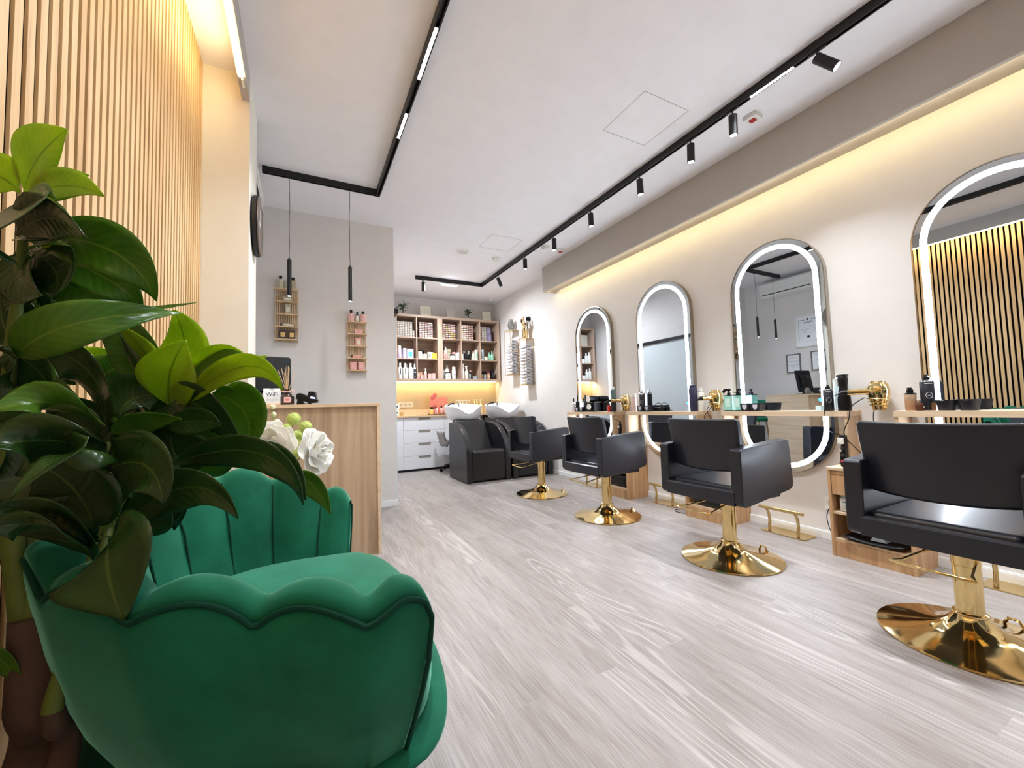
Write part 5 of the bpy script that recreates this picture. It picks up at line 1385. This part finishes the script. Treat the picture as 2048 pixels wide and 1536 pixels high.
# ------------------------------------------------------------------ gold hair dryers on wire wall holders
def dryer(label, y, rz, tilt, handle_len=.115):
    h = thing('dryer_holder', 'gold wire holder around the ' + label, 'holder', (XR, y, 1.0), 0, 'gold spiral dryer holders')
    MB().cyl((-.001, 0, .0), .018, -.010, 0, 20, axis='x').obj('wall_plate', m_gold2, h)
    hel = [(-.085 + (.062 - .016 * k / 60) * math.cos(2 * PI * 3 * k / 60 + PI * 0), (.062 - .016 * k / 60) * math.sin(2 * PI * 3 * k / 60), -.008 - .062 * k / 60) for k in range(61)]
    MB().tube([(-.005, 0, -.0), (-.02, 0, .0), (-.043, 0, -.004)] + hel, .0026, 6).obj('spiral', m_gold2, h, smooth=True)
    t = thing('hair_dryer', label, 'hair dryer', (XR - .085, y, .91), R(rz))
    MB().lathe([(.001, .004), (.028, .003), (.030, 0), (.034, .002), (.039, .040), (.050, .075), (.056, .11), (.055, .14), (.047, .160), (.038, .172), (.037, .182), (.001, .182)], n=32).obj('body', m_gold, t, smooth=True)
    b_ = MB()
    for z, r_ in ((.160, .0475), (.166, .0430), (.173, .0385), (.128, .0560)):
        b_.lathe([(r_ - .001, z - .0015), (r_ + .001, z), (r_ - .001, z + .0015)], n=32)
    b_.obj('vent_rings', m_gold2, t, smooth=True)
    c, s = math.cos(R(tilt)), math.sin(R(tilt))
    P0 = Vector((.040, 0, .120)); D_ = Vector((c, 0, s))
    MB().tube([P0, P0 + D_ * .03, P0 + D_ * .07, P0 + D_ * handle_len], [.026, .020, .018, .019], 14).obj('handle', m_gold, t, smooth=True)
    e = P0 + D_ * handle_len
    MB().tube([e, e + D_ * .02, e + D_ * .045 + Vector((0, 0, -.008))], [.0185, .016, .008], 12).obj('cord_guard', m_plastic_k, t, smooth=True)
    return t
dryer('gold hair dryer between the two farthest mirrors', 3.435, 135, 2)
dryer('gold hair dryer between the second and third mirrors', 2.325, 172, -4)
dryer('gold hair dryer between the two nearest mirrors', 1.195, 122, -2)
def cord(label, pts, r=.0028, m=None):
    # smooth the run through its points
    q = closed_catmull([tuple(p) for p in pts], len(pts) * 8)
    return tag(MB().tube(q, r, 6).obj('cable', m or m_plastic_k, smooth=True), label, 'cord')
cord('black dryer cord hooked over the worktop edge and curling down by the third mirror', [(3.085, 1.345, 1.020), (3.075, 1.39, 1.00), (3.075, 1.425, .95), (3.075, 1.44, .90), (3.08, 1.445, .84), (3.12, 1.44, .78), (3.20, 1.40, .74)])
cord('black cord looping from the nearest dryer down to the cabinet top', [(3.135, 1.24, .99), (3.10, 1.26, .97), (3.07, 1.29, .93), (3.06, 1.30, .86), (3.07, 1.335, .76), (3.14, 1.30, .66), (3.22, 1.28, .60), (3.25, 1.27, .562)])
cord('short black cord hanging straight below the nearest dryer', [(3.23, 1.215, .93), (3.20, 1.225, .90), (3.19, 1.225, .82), (3.20, 1.215, .70), (3.22, 1.20, .57)])
cord('black cords crossing under the dryer between second and third mirrors', [(3.13, 2.34, .955), (3.12, 2.35, .90), (3.14, 2.31, .83), (3.17, 2.28, .74), (3.22, 2.30, .57)])
cord('black cord swinging left under the dryer between second and third mirrors', [(3.13, 2.31, .955), (3.11, 2.32, .92), (3.12, 2.38, .86), (3.17, 2.39, .75), (3.23, 2.38, .57)])
cord('tangled black cords under the farthest gold dryer', [(3.13, 3.50, .99), (3.10, 3.53, .93), (3.12, 3.50, .88), (3.11, 3.55, .84), (3.15, 3.48, .79), (3.17, 3.53, .72), (3.2, 3.45, .57)])
t = thing('curling_iron', 'black hair tool hanging under the farthest gold dryer', 'hair tool', (3.16, 3.50, .61))
MB().tube([(0, 0, 0), (.01, 0, .10), (.015, 0, .15), (.01, 0, .19)], [.020, .018, .012, .007], 12).obj('body', K_, t, smooth=True)
MB().lathe([(.008, -.001), (.014, -.001), (.014, .002)], c=(-.018, 0, .13), n=16, axis='x').obj('dial', m_plastic_w, t, smooth=True)
# power strip on the cabinet by the nearest chair, socket in the wall, cord
t = thing('power_strip', 'black power strip with a red switch standing on the nearest cabinet', 'power strip', (XR - .215, 1.345, .5555), 0)
MB().box(-.022, -.015, 0, .022, .015, .20).obj('body', K_, t, bev=.004)
MB().box(-.0235, -.008, .028, -.0215, .008, .042).obj('switch', mat('red_switch', (200, 40, 60), emit=(220, 40, 60), es=.6), t)
for zz in (.075, .12): MB().lathe([(.001, -.0235), (.012, -.0235), (.012, -.0215)], c=(0, 0, zz), n=16, axis='x').obj('socket', mat('socket_dark', (60, 60, 64)), t)
MB().box(-.045, -.014, .145, -.022, .014, .185).obj('white_plug', W_, t, bev=.004)
MB().tube([(-.04, 0, .145), (-.05, 0, .12), (-.04, 0, .10), (-.024, 0, .105)], .005, 8).obj('short_cord', m_chrome, t, smooth=True)
cord('black cord lying over the left edge of the nearest cabinet top', [(3.16, 1.32, .559), (3.10, 1.36, .560), (3.16, 1.405, .560), (3.25, 1.45, .545), (3.27, 1.46, .45)])
t = thing('wall_socket', 'white double wall socket with a black plug left of the nearest cabinet', 'wall socket', (XR, 1.495, .26))
MB().box(-.012, -.075, -.045, 0, .075, .045).obj('plate', m_plastic_w, t, bev=.002)
MB().lathe([(.001, -.0132), (.028, -.0132), (.028, -.0122)], c=(0, .036, 0), n=20, axis='x').obj('socket', mat('socket_shade', (206, 206, 206)), t)
MB().cyl((0, -.03, 0), .022, -.045, -.0122, 20, axis='x').tube([(-.035, -.03, 0), (-.05, -.028, -.004), (-.06, -.01, -.006)], .009, 8).obj('plug', K_, t, smooth=True)
cord('black cord bending from the wall plug down to the floor behind the cabinet', [(3.235, 1.487, .254), (3.222, 1.52, .235), (3.215, 1.535, .17), (3.215, 1.515, .08), (3.218, 1.47, .025), (3.22, 1.42, .004)])
cord('thin dark cord looping on the floor beside the cabinet under the third chair', [(3.24, 2.66, .035), (3.16, 2.68, .004), (3.08, 2.70, .003), (3.02, 2.65, .003), (3.03, 2.56, .003)])
t = thing('wall_socket', 'white wall socket low on the wall behind the nearest footrest', 'wall socket', (XR, .86, .26))
MB().box(-.012, -.04, -.04, 0, .04, .04).obj('plate', m_plastic_w, t, bev=.002)
MB().cyl((0, 0, 0), .020, -.040, -.0122, 20, axis='x').obj('plug', K_, t, smooth=True)
# inside the nearest cabinet
t = thing('bleach_tub', 'white labelled bottle on the middle shelf of the nearest cabinet', 'bottle', (XR - .24, 1.335, .2785))
MB().prism(rrect(-.022, -.035, .022, .035, .008), 0, .085, 'z').obj('body', m_plastic_w, t, bev=.003)
MB().prism(rrect(-.019, -.030, .019, .030, .008), .0855, .098, 'z').obj('cap', mat('sea_cap', (176, 200, 190)), t)
b_ = MB().box(-.0235, -.022, .055, -.0225, .020, .064)
for k in range(3): b_.box(-.0235, -.020, .018 + .010 * k, -.0225, .014, .021 + .010 * k)
b_.obj('print', mat('grey_blue_print', (110, 124, 140)), t)
t = thing('tray', 'black curved tray holding a clear lid on the lowest shelf of the nearest cabinet', 'tray', (XR - .21, 1.20, .1115))
MB().grid([[(x_, y_ , .012 + .018 * (y_ / .15) ** 2) for y_ in [-.14 + .028 * j for j in range(11)]] for x_ in (-.10, -.05, 0, .05, .10)]).obj('tray', K_, t, smooth=True, solid=.006)
MB().prism([(-.05, .02), (.03, .02), (.015, .045), (-.035, .045)], -.045, .02, 'x').obj('clear_lid', mat('clear_lid', (190, 200, 210), rough=.1), t, bev=.003)
t = thing('handbag', 'dark bag filling the open shelf of the cabinet under the third chair', 'bag', (XR - .15, 2.32, .1115))
MB().prism(rrect(-.13, -.15, .11, .15, .04), 0, .125, 'z').obj('body', mat('black_bag', (16, 14, 16), rough=.4), t, bev=.02, seg=3, smooth=True)
MB().tube([(-.13, -.06, .09), (-.135, -.03, .13), (-.135, .03, .13), (-.13, .06, .09)], .005, 8).obj('strap', K_, t, smooth=True)
t = thing('handbag', 'dark bag in the open shelf of the farthest cabinet', 'bag', (XR - .15, 3.43, .1115))
MB().prism(rrect(-.13, -.15, .11, .15, .04), 0, .120, 'z').obj('body', mat('black_bag', (16, 14, 16)), t, bev=.02, seg=3, smooth=True)
MB().tube([(-.13, -.05, .08), (-.135, -.02, .12), (-.135, .04, .12), (-.13, .06, .08)], .005, 8).obj('strap', K_, t, smooth=True)

# ================================================================== side table and flowers behind the armchair
t = thing('side_table', 'small round white side table hidden behind the armchair, under the flowers', 'table', (-.09, 2.10, 0))
MB().lathe([(.001, .50), (.19, .50), (.192, .508), (.19, .515), (.001, .515)], n=40).obj('tabletop', m_white, t, smooth=True)
MB().cyl((0, 0, 0), .018, .012, .50, 16).obj('column', m_gold2, t)
MB().lathe([(.001, 0), (.14, 0), (.14, .008), (.02, .014)], n=32).obj('foot', m_gold2, t, smooth=True)
V0 = Vector((-.09, 2.10, .5155))
t = thing('flower_vase', 'slim gold-rimmed vase under the white foam roses', 'vase', tuple(V0))
MB().lathe([(.001, 0), (.045, 0), (.055, .05), (.050, .12), (.034, .17), (.040, .19), (.034, .19), (.028, .17), (.044, .12), (.001, .01)], n=28).obj('vessel', mat('dark_vase', (40, 34, 32), rough=.2), t, smooth=True)
MB().lathe([(.034, .186), (.041, .186), (.042, .20), (.034, .20)], n=28).obj('gold_rim', m_gold, t, smooth=True)
m_petal = mat('ivory_petal', (246, 244, 238), rough=.55, var=.02, sss=.3)
m_hyd = mat('lime_hydrangea', (206, 222, 130), rough=.7, var=.18, vscale=40)
m_pom = mat('cream_pompon', (232, 230, 196), rough=.8, var=.08)
m_stem = mat('green_stem', (120, 150, 70), rough=.5)
BQ = thing('flower_bouquet', 'bouquet of two giant white foam roses, lime hydrangeas and cream pompons behind the armchair', 'flowers', tuple(V0))
def flower(label, ctr, facing, size, seed):
    r_ = random.Random(seed)
    f = Vector(facing).normalized(); a = f.cross(Vector((0, 0, 1))).normalized(); b = a.cross(f)
    t = MB().ball((0, 0, 0), size * .16, 12, 8).obj('rose', m_petal, BQ, smooth=True, loc=tuple(Vector(ctr) - V0)); t['label'] = label
    def pt(u, v, w_): return a * u + b * v + f * w_
    for ring, (n, rad, tilt, pw) in enumerate(((3, .12, .78, .42), (3, .24, .74, .70), (4, .38, .66, 1.0), (5, .52, .46, 1.25), (5, .60, .24, 1.35))):
        for k in range(n):
            th = 2 * PI * k / n + ring * .7 + r_.uniform(-.15, .15)
            rows = []
            for i in range(7):
                p = i / 6; row = []
                for j in range(9):
                    q = -1 + j / 4
                    hw = pw * math.sin(PI * (.16 + .66 * p)) ** .6 * .60
                    ang = th + q * hw / max(rad, .2) * .62
                    out = rad * (.25 + .75 * p) + .03 * math.sin(5 * q + k) * p
                    hgt = .02 + tilt * .62 * p ** .9 - .10 * (1 - q * q) * p * (tilt < .6) * .5
                    if p > .95: out += .05 * (1 - tilt)
                    row.append(tuple(pt(size * out * math.cos(ang), size * out * math.sin(ang), size * (hgt + .04 * math.sin(3 * q + 2 * k) * p))))
                rows.append(row)
            MB().grid(rows).obj('petal', m_petal, t, smooth=True, solid=.0015, sub=1)
    c0 = V0 - Vector(ctr) + Vector((0, 0, .19))
    MB().tube([pt(0, 0, 0), pt(0, 0, -.02), c0 * .5 + pt(0, 0, -.04), c0], .003, 6).obj('stem', m_stem, t, smooth=True)
    return t
def FP(x, y, d=1.86): return at(x, y, d)
flower('big white foam rose on the left, facing the camera', FP(540, 892, 1.80), (-.05, -1, .12), .175, 2)
flower('big white foam rose on the right, seen from the side', FP(620, 906, 1.84), (.80, -.50, .2), .175, 7)
def florets(name, label, c, r, n, fs_, m, seed, cat='flower'):
    r_ = random.Random(seed); t = MB().ball((0, 0, 0), r * .86, 14, 10).obj(name, m, BQ, smooth=True, loc=tuple(Vector(c) - V0)); t['label'] = label
    mb = MB()
    for k in range(n):
        z = 1 - 2 * (k + .5) / n; ph = k * 2.39996; s_ = math.sqrt(1 - z * z)
        d_ = Vector((s_ * math.cos(ph), s_ * math.sin(ph), z)); p = d_ * r * r_.uniform(.88, 1.04)
        a_ = d_.cross(Vector((.3, .2, 1))).normalized(); b_ = d_.cross(a_)
        for q in range(4):
            w0 = q * PI / 2 + ph; e = (a_ * math.cos(w0) + b_ * math.sin(w0)); e2 = (a_ * math.cos(w0 + PI / 2) + b_ * math.sin(w0 + PI / 2))
            mb.add([p, p + e * fs_ * .6 + e2 * fs_ * .3 + d_ * fs_ * .25, p + e * fs_ + d_ * fs_ * .1 + e2 * fs_ * .5, p + e * fs_ * .5 + e2 * fs_ * .8 + d_ * fs_ * .25], [(0, 1, 2, 3)])
    mb.obj('florets', m, t)
    c0 = V0 - Vector(c) + Vector((0, 0, .19))
    MB().tube([(0, 0, -r * .5), c0 * .5 + Vector((0, 0, -.01)), c0], .002, 5).obj('stem', m_stem, t, smooth=True)
for k, (x, y, d_, r_, lb) in enumerate(((587, 838, 1.92, .030, 'upper pale green hydrangea ball'), (611, 854, 1.88, .028, 'hydrangea ball touching the right rose tip'), (546, 856, 1.93, .030, 'hydrangea ball behind the left rose, left'),
        (572, 858, 1.95, .024, 'small hydrangea ball between the two others'), (593, 872, 1.90, .026, 'lime hydrangea ball in the centre of the bouquet'), (600, 893, 1.86, .034, 'lime hydrangea ball at the right rose base'),
        (585, 905, 1.83, .036, 'largest lime hydrangea ball low between the roses'), (566, 922, 1.84, .026, 'darker green hydrangea ball under the left rose'))):
    florets('hydrangea', lb, FP(x, y, d_), r_, 60, .009, m_hyd, k)
for k, (x, y, lb) in enumerate(((545, 814, 'topmost cream pompon below the desk edge'), (547, 829, 'second cream pompon from the top'), (505, 838, 'cream pompon over the pale pillar, upper'), (508, 851, 'cream pompon over the pale pillar, middle'), (516, 857, 'cream pompon over the pale pillar, lower'), (554, 843, 'cream pompon against the hydrangea'))):
    c = FP(x, y, 1.95); t = MB().ball((0, 0, 0), .0125, 14, 10).obj('pompon', m_pom, BQ, smooth=True, loc=tuple(c - V0))
    c0 = V0 - c + Vector((0, 0, .19))
    MB().tube([(0, 0, 0), c0 * .35 + Vector((-.01, 0, -.01)), c0], .0012, 5).obj('stem', m_stem, t)
t = thing('ornament', 'small golden bell-shaped ornament hanging under the bouquet', 'ornament', tuple(FP(580, 940, 1.76)))
MB().lathe([(.001, .017), (.012, .014), (.0185, .004), (.019, -.006), (.017, -.012), (.014, -.006), (.001, -.004)], n=24).obj('cap', mat('orange_gold', (226, 170, 70), rough=.4, metal=.2), t, smooth=True)
MB().ball((0, 0, -.012), .013, 14, 10).obj('core', K_, t, smooth=True)
# ================================================================== rubber-leaf tree beside the camera
PL = thing('potted_tree', 'artificial tree with large glossy leaves, bright tips on top, close at the left', 'plant', (-.33, .50, 0))
PO = Vector((-.33, .50, 0))
MB().lathe([(.001, 0), (.12, 0), (.15, .25), (.155, .26), (.145, .26), (.135, .22), (.001, .22)], n=36).obj('pot', mat('white_pot', (226, 224, 220), rough=.5), PL, smooth=True)
MB().lathe([(.001, .225), (.13, .222), (.134, .215)], n=24).obj('moss', mat('moss', (60, 66, 34), rough=1, bump=1), PL)
m_trunk = mat('husk_trunk', (84, 64, 54), rough=.9, var=.35, vscale=18, bump=1.0, bscale=40, stretch=(1, 1, .3))
m_green = mat('green_branch', (96, 112, 46), rough=.5, var=.15, vscale=20)
def W(x, y, d): return at(x, y, d) - PO
def run(pts, r, m, name, n=12, k=8):
    q = closed_catmull([tuple(p) + (rr,) for p, rr in zip(pts, r)], len(pts) * k)
    return MB().tube([a[:3] for a in q], [max(a[3], .001) for a in q], n).obj(name, m, PL, smooth=True)
D0 = .60
b0 = Vector((.02, .0, .23))
run([b0, W(76, 1536, .62), W(72, 1400, D0), W(66, 1300, D0), W(60, 1232, D0)], [.050, .040, .032, .026, .022], m_trunk, 'trunk', 20)
run([b0 + Vector((.03, .0, .0)), W(124, 1536, .60), W(112, 1450, .59), W(102, 1395, .585)], [.030, .018, .014, .011], m_trunk, 'side_trunk', 16)
run([W(105, 1420, .58), W(118, 1365, .585), W(150, 1265, .60), W(172, 1205, .61), W(198, 1120, .62), W(212, 1070, .63)], [.012, .011, .009, .008, .006, .004], m_green, 'branch')
run([W(150, 1265, .60), W(160, 1210, .60), W(172, 1150, .61), W(190, 1085, .62)], [.006, .005, .005, .004], m_green, 'branch')
run([W(160, 1240, .60), W(192, 1180, .61), W(210, 1130, .615), W(225, 1080, .62)], [.005, .005, .004, .003], m_green, 'branch')
run([W(48, 1250, D0), W(38, 1170, D0), W(28, 1100, D0), W(22, 1000, .61), W(15, 860, .62), W(20, 720, .63), W(35, 600, .63), W(45, 500, .62), W(45, 400, .62)], [.015, .014, .013, .011, .009, .008, .007, .006, .004], m_green, 'branch')
run([W(60, 1240, .6), W(66, 1160, .61), W(62, 1080, .62), W(60, 960, .64), W(30, 720, .66)], [.011, .011, .009, .008, .005], m_green, 'branch')
run([W(66, 1235, .6), W(80, 1180, .61), W(92, 1120, .63), W(108, 1060, .65), W(150, 960, .67)], [.008, .007, .005, .004, .003], m_green, 'branch')
run([W(75, 1160, .61), W(72, 1090, .62), W(110, 980, .64), W(180, 900, .66)], [.006, .006, .005, .004], m_green, 'branch')
run([W(205, 1080, .63), W(212, 1000, .66), W(222, 930, .69), W(216, 885, .70)], [.005, .005, .004, .004], m_green, 'branch')
run([W(215, 1075, .63), W(240, 980, .68), W(300, 900, .73), W(345, 825, .76)], [.006, .006, .005, .005], m_green, 'branch')
run([W(200, 1070, .63), W(260, 1000, .65), W(300, 985, .67)], [.004, .004, .003], m_green, 'branch')
run([W(20, 720, .63), W(60, 680, .67), W(90, 640, .70)], [.004, .004, .003], m_green, 'branch')
nl = [0]; WF = 1.34
def leaf(b, m_, t, wd, mt, db, dt, tilt=0, fold=.22, dm=None, wave=.0, tipw=1.6):
    """b, m_, t: base, middle and tip (photo pixels); wd: widest breadth in pixels; db, dt: distances from the lens plane"""
    nl[0] += 1
    dm = dm if dm else (db + dt) / 2
    B, M_, T = W(b[0], b[1], db), W(m_[0], m_[1], dm), W(t[0], t[1], dt)
    C1 = M_ * 2 - (B + T) * .5
    n, k = 18, 9; wr = wd * WF / 2 / FPX * dm
    rows = []; up = (-FW)
    L0 = (T - B).length
    for i in range(n + 1):
        u = i / n
        p = B * (1 - u) ** 2 + C1 * 2 * u * (1 - u) + T * u * u
        tg = ((C1 - B) * (1 - u) + (T - C1) * u).normalized()
        side = tg.cross(up)
        side = side.normalized() if side.length > 1e-4 else RT.copy()
        nrm = side.cross(tg).normalized()
        a = R(tilt) + .12 * math.sin(4 * u + nl[0])
        s2 = side * math.cos(a) + nrm * math.sin(a); n2 = nrm * math.cos(a) - side * math.sin(a)
        if u < .08: wq = .06 + u * 1.2
        else:
            v = (u - .05) / .95
            wq = (math.sin(PI * min(1, v ** .82)) ** .72) * (1 - .45 * v ** 3) * 1.08
        hw = max(wr * wq, .0012)
        row = []
        for j in range(k):
            q = -1 + 2 * j / (k - 1)
            rip = .05 * math.sin(9 * u + 3 * q + nl[0]) * abs(q) * wr * (1 + wave * 3)
            v3 = p + s2 * (hw * q) + n2 * (fold * hw * (abs(q) ** 1.3) + rip)
            v3.x = max(v3.x, -.480 - PO.x + .002 * math.sin(7 * u))      # leaves rest against the slats
            row.append(tuple(v3))
        rows.append(row)
    mb = MB().grid(rows)
    me = bpy.data.meshes.new('leaf'); me.from_pydata(mb.v, [], mb.f)
    uv = me.uv_layers.new(name='UVMap')
    for pl in me.polygons:
        for li in pl.loop_indices:
            vi = me.loops[li].vertex_index
            uv.data[li].uv = ((vi % k) / (k - 1), (vi // k) / n)
    me.polygons.foreach_set('use_smooth', [True] * len(me.polygons))
    me.materials.append(mt)
    o = bpy.data.objects.new('leaf', me); col.objects.link(o); o.parent = PL
    s_ = o.modifiers.new('solid', 'SOLIDIFY'); s_.thickness = .0009; s_.offset = 0
    return o
Yg, Gr, Dk = m_young, m_mid, m_mature
# crown at the top left
leaf((48, 388), (75, 320), (135, 260), 108, Yg, .66, .62, 8, .12)
leaf((60, 378), (120, 358), (178, 352), 34, Yg, .66, .62, 35)
leaf((50, 395), (130, 372), (208, 393), 52, Yg, .64, .58, 10)
leaf((40, 385), (-5, 352), (-60, 350), 66, Yg, .66, .66, 0)
leaf((58, 395), (20, 440), (-60, 470), 120, Dk, .60, .50, 5)
leaf((50, 392), (75, 380), (110, 396), 30, Gr, .60, .56, 30)
leaf((30, 470), (100, 436), (172, 474), 66, Dk, .60, .55, -25)
leaf((25, 480), (95, 470), (165, 470), 44, Dk, .61, .58, 40)
leaf((45, 470), (95, 430), (150, 455), 46, Gr, .64, .62, 10)
leaf((158, 562), (125, 505), (68, 455), 44, Yg, .70, .62, 12, dm=.64)
leaf((62, 480), (220, 500), (312, 602), 78, Gr, .66, .66, 10, dm=.62)
leaf((70, 500), (205, 553), (285, 618), 62, Gr, .67, .68, 14, dm=.64)
leaf((90, 520), (170, 560), (238, 622), 86, Gr, .70, .72, 0, dm=.69)
leaf((60, 500), (112, 545), (105, 595), 92, Dk, .64, .60, 0, .1)
leaf((48, 500), (40, 555), (85, 592), 84, Dk, .63, .60, -4, .1)
leaf((32, 528), (0, 500), (-50, 480), 60, Dk, .58, .52, -20)
leaf((45, 505), (90, 490), (140, 492), 24, Gr, .62, .60, 50)
leaf((88, 640), (150, 606), (222, 618), 30, Dk, .70, .74, 20)
leaf((90, 640), (160, 645), (240, 632), 30, Dk, .70, .74, 20)
leaf((80, 635), (40, 590), (25, 545), 60, Gr, .70, .72, 0)
leaf((85, 645), (40, 625), (-10, 655), 40, Dk, .68, .66, 10)
leaf((90, 645), (60, 600), (30, 640), 60, Dk, .72, .70, 0)
leaf((32, 718), (150, 648), (362, 626), 66, Gr, .60, .70, -18, dm=.58)
leaf((120, 665), (260, 630), (392, 605), 20, Gr, .72, .78, 40)
leaf((60, 690), (100, 640), (170, 625), 60, Dk, .70, .72, 10)
leaf((35, 720), (60, 760), (60, 830), 70, Gr, .66, .66, 15)
leaf((30, 715), (75, 740), (112, 800), 60, Dk, .64, .64, 0)
leaf((28, 715), (0, 690), (-40, 700), 50, Dk, .60, .56, 10)
leaf((40, 700), (5, 640), (10, 560), 60, Dk, .66, .66, 0)
# bright cluster in the middle
leaf((300, 772), (262, 700), (182, 640), 62, Gr, .80, .84, 0)
leaf((312, 770), (288, 690), (215, 612), 62, Gr, .80, .84, 12)
leaf((338, 812), (372, 720), (348, 620), 100, Yg, .80, .80, 6, .12, dm=.79)
leaf((342, 818), (340, 750), (372, 680), 88, Yg, .75, .72, 0, .14, dm=.72)
leaf((332, 800), (300, 720), (236, 648), 44, Yg, .78, .80, 14)
leaf((325, 800), (280, 730), (240, 668), 26, Dk, .77, .78, 25)
leaf((352, 806), (425, 728), (498, 716), 36, Gr, .76, .72, 28, dm=.72)
leaf((352, 806), (440, 720), (505, 738), 46, Yg, .77, .74, -20, dm=.73)
leaf((360, 812), (445, 752), (534, 712), 34, Yg, .76, .70, 12, dm=.70)
leaf((345, 826), (480, 735), (566, 782), 40, Yg, .75, .66, 8, dm=.68)
leaf((428, 786), (492, 830), (488, 908), 76, Gr, .80, .76, 8)
leaf((425, 786), (462, 800), (495, 806), 44, Gr, .80, .80, -10)
leaf((130, 758), (178, 725), (226, 704), 46, Yg, .86, .86, 10)
leaf((196, 800), (240, 765), (292, 742), 46, Gr, .82, .84, 6)
leaf((212, 852), (180, 745), (60, 690), 80, Dk, .68, .60, 8, dm=.62)
leaf((160, 800), (120, 760), (75, 700), 60, Gr, .74, .74, 30)
leaf((214, 856), (115, 806), (-20, 826), 74, Gr, .64, .50, 0, dm=.56)
leaf((40, 790), (80, 770), (120, 785), 44, Gr, .74, .74, 10)
leaf((218, 868), (290, 842), (362, 838), 34, Gr, .68, .66, -28)
leaf((222, 872), (285, 862), (352, 800), 40, Dk, .70, .72, 10)
leaf((240, 838), (262, 800), (325, 790), 88, Dk, .74, .78, 0, .1)
leaf((330, 822), (400, 812), (494, 906), 62, Dk, .76, .74, -8, dm=.72)
leaf((318, 852), (400, 842), (440, 852), 40, Dk, .72, .70, 10)
leaf((300, 800), (250, 780), (300, 770), 50, Dk, .78, .82, 0)
leaf((362, 845), (420, 880), (405, 900), 46, Gr, .80, .80, 0)
leaf((380, 905), (440, 905), (495, 880), 66, Gr, .82, .82, -5)
leaf((330, 870), (380, 885), (420, 902), 34, Gr, .82, .84, 20)
# dark lower mass
leaf((210, 905), (100, 880), (-30, 900), 110, Dk, .60, .48, 6, dm=.54)
leaf((245, 925), (150, 905), (20, 1000), 62, Dk, .60, .46, -8, dm=.52)
leaf((190, 1062), (150, 980), (68, 925), 120, Dk, .62, .56, 0, .08)
leaf((262, 968), (290, 905), (345, 846), 110, Dk, .70, .74, 0, .14)
leaf((215, 940), (290, 930), (326, 1008), 96, Dk, .62, .54, 4, .12, dm=.56)
leaf((330, 935), (512, 905), (606, 1010), 50, Dk, .70, .66, -12, dm=.64)
leaf((470, 905), (560, 925), (612, 1000), 44, Dk, .70, .66, 10)
leaf((585, 945), (630, 975), (662, 1028), 30, Gr, .72, .72, 5)
leaf((290, 985), (350, 915), (455, 905), 84, Dk, .72, .74, 4, .12)
leaf((225, 1072), (370, 975), (476, 1036), 62, Dk, .64, .60, 0, dm=.60)
leaf((228, 1062), (290, 1000), (330, 960), 110, Dk, .66, .68, 0, .1)
leaf((235, 1062), (215, 1130), (248, 1244), 150, Dk, .58, .52, 4, .10, dm=.53)
leaf((180, 1095), (90, 1050), (-30, 1062), 80, Dk, .58, .48, 12, dm=.52)
leaf((190, 1125), (110, 1040), (-20, 1020), 96, Dk, .60, .50, 0, dm=.55)
leaf((175, 900), (60, 950), (-30, 960), 120, Dk, .62, .56, 0)
leaf((205, 960), (120, 930), (60, 900), 80, Dk, .66, .66, 0)
leaf((200, 880), (150, 850), (80, 860), 60, Dk, .68, .66, 0)
leaf((250, 1020), (340, 1000), (400, 925), 70, Dk, .70, .74, 10)
leaf((232, 1065), (300, 1030), (370, 960), 36, Dk, .66, .70, 30)
leaf((222, 1075), (180, 1085), (150, 1120), 60, Dk, .66, .68, 10)
leaf((-30, 1300), (10, 1325), (46, 1380), 34, Gr, .56, .58, 10)

for a in (((60, 560), (20, 640), (-30, 700), 110, Dk, .74, .70), ((150, 640), (120, 700), (150, 770), 90, Dk, .80, .80), ((60, 860), (0, 900), (-60, 880), 120, Dk, .66, .62),
          ((230, 900), (160, 860), (110, 900), 100, Dk, .74, .72), ((260, 880), (320, 850), (380, 870), 80, Dk, .80, .82), ((150, 1000), (60, 1030), (-40, 1000), 130, Dk, .70, .66),
          ((250, 1010), (180, 1000), (120, 1060), 100, Dk, .72, .70), ((90, 800), (60, 740), (90, 690), 80, Gr, .78, .80), ((290, 900), (250, 860), (270, 810), 80, Gr, .80, .84),
          ((60, 440), (100, 470), (90, 520), 70, Dk, .68, .68), ((20, 600), (60, 580), (110, 610), 60, Gr, .72, .74), ((300, 960), (340, 1000), (350, 1060), 70, Dk, .74, .74),
          ((100, 1080), (60, 1110), (0, 1120), 90, Dk, .66, .62), ((60, 760), (20, 780), (-40, 760), 100, Dk, .64, .60), ((180, 760), (230, 740), (260, 690), 60, Gr, .84, .86),
          ((400, 850), (450, 860), (470, 900), 60, Dk, .84, .84), ((10, 520), (50, 560), (20, 620), 90, Dk, .66, .64), ((140, 960), (90, 930), (30, 950), 100, Dk, .62, .58)):
    leaf(*a)
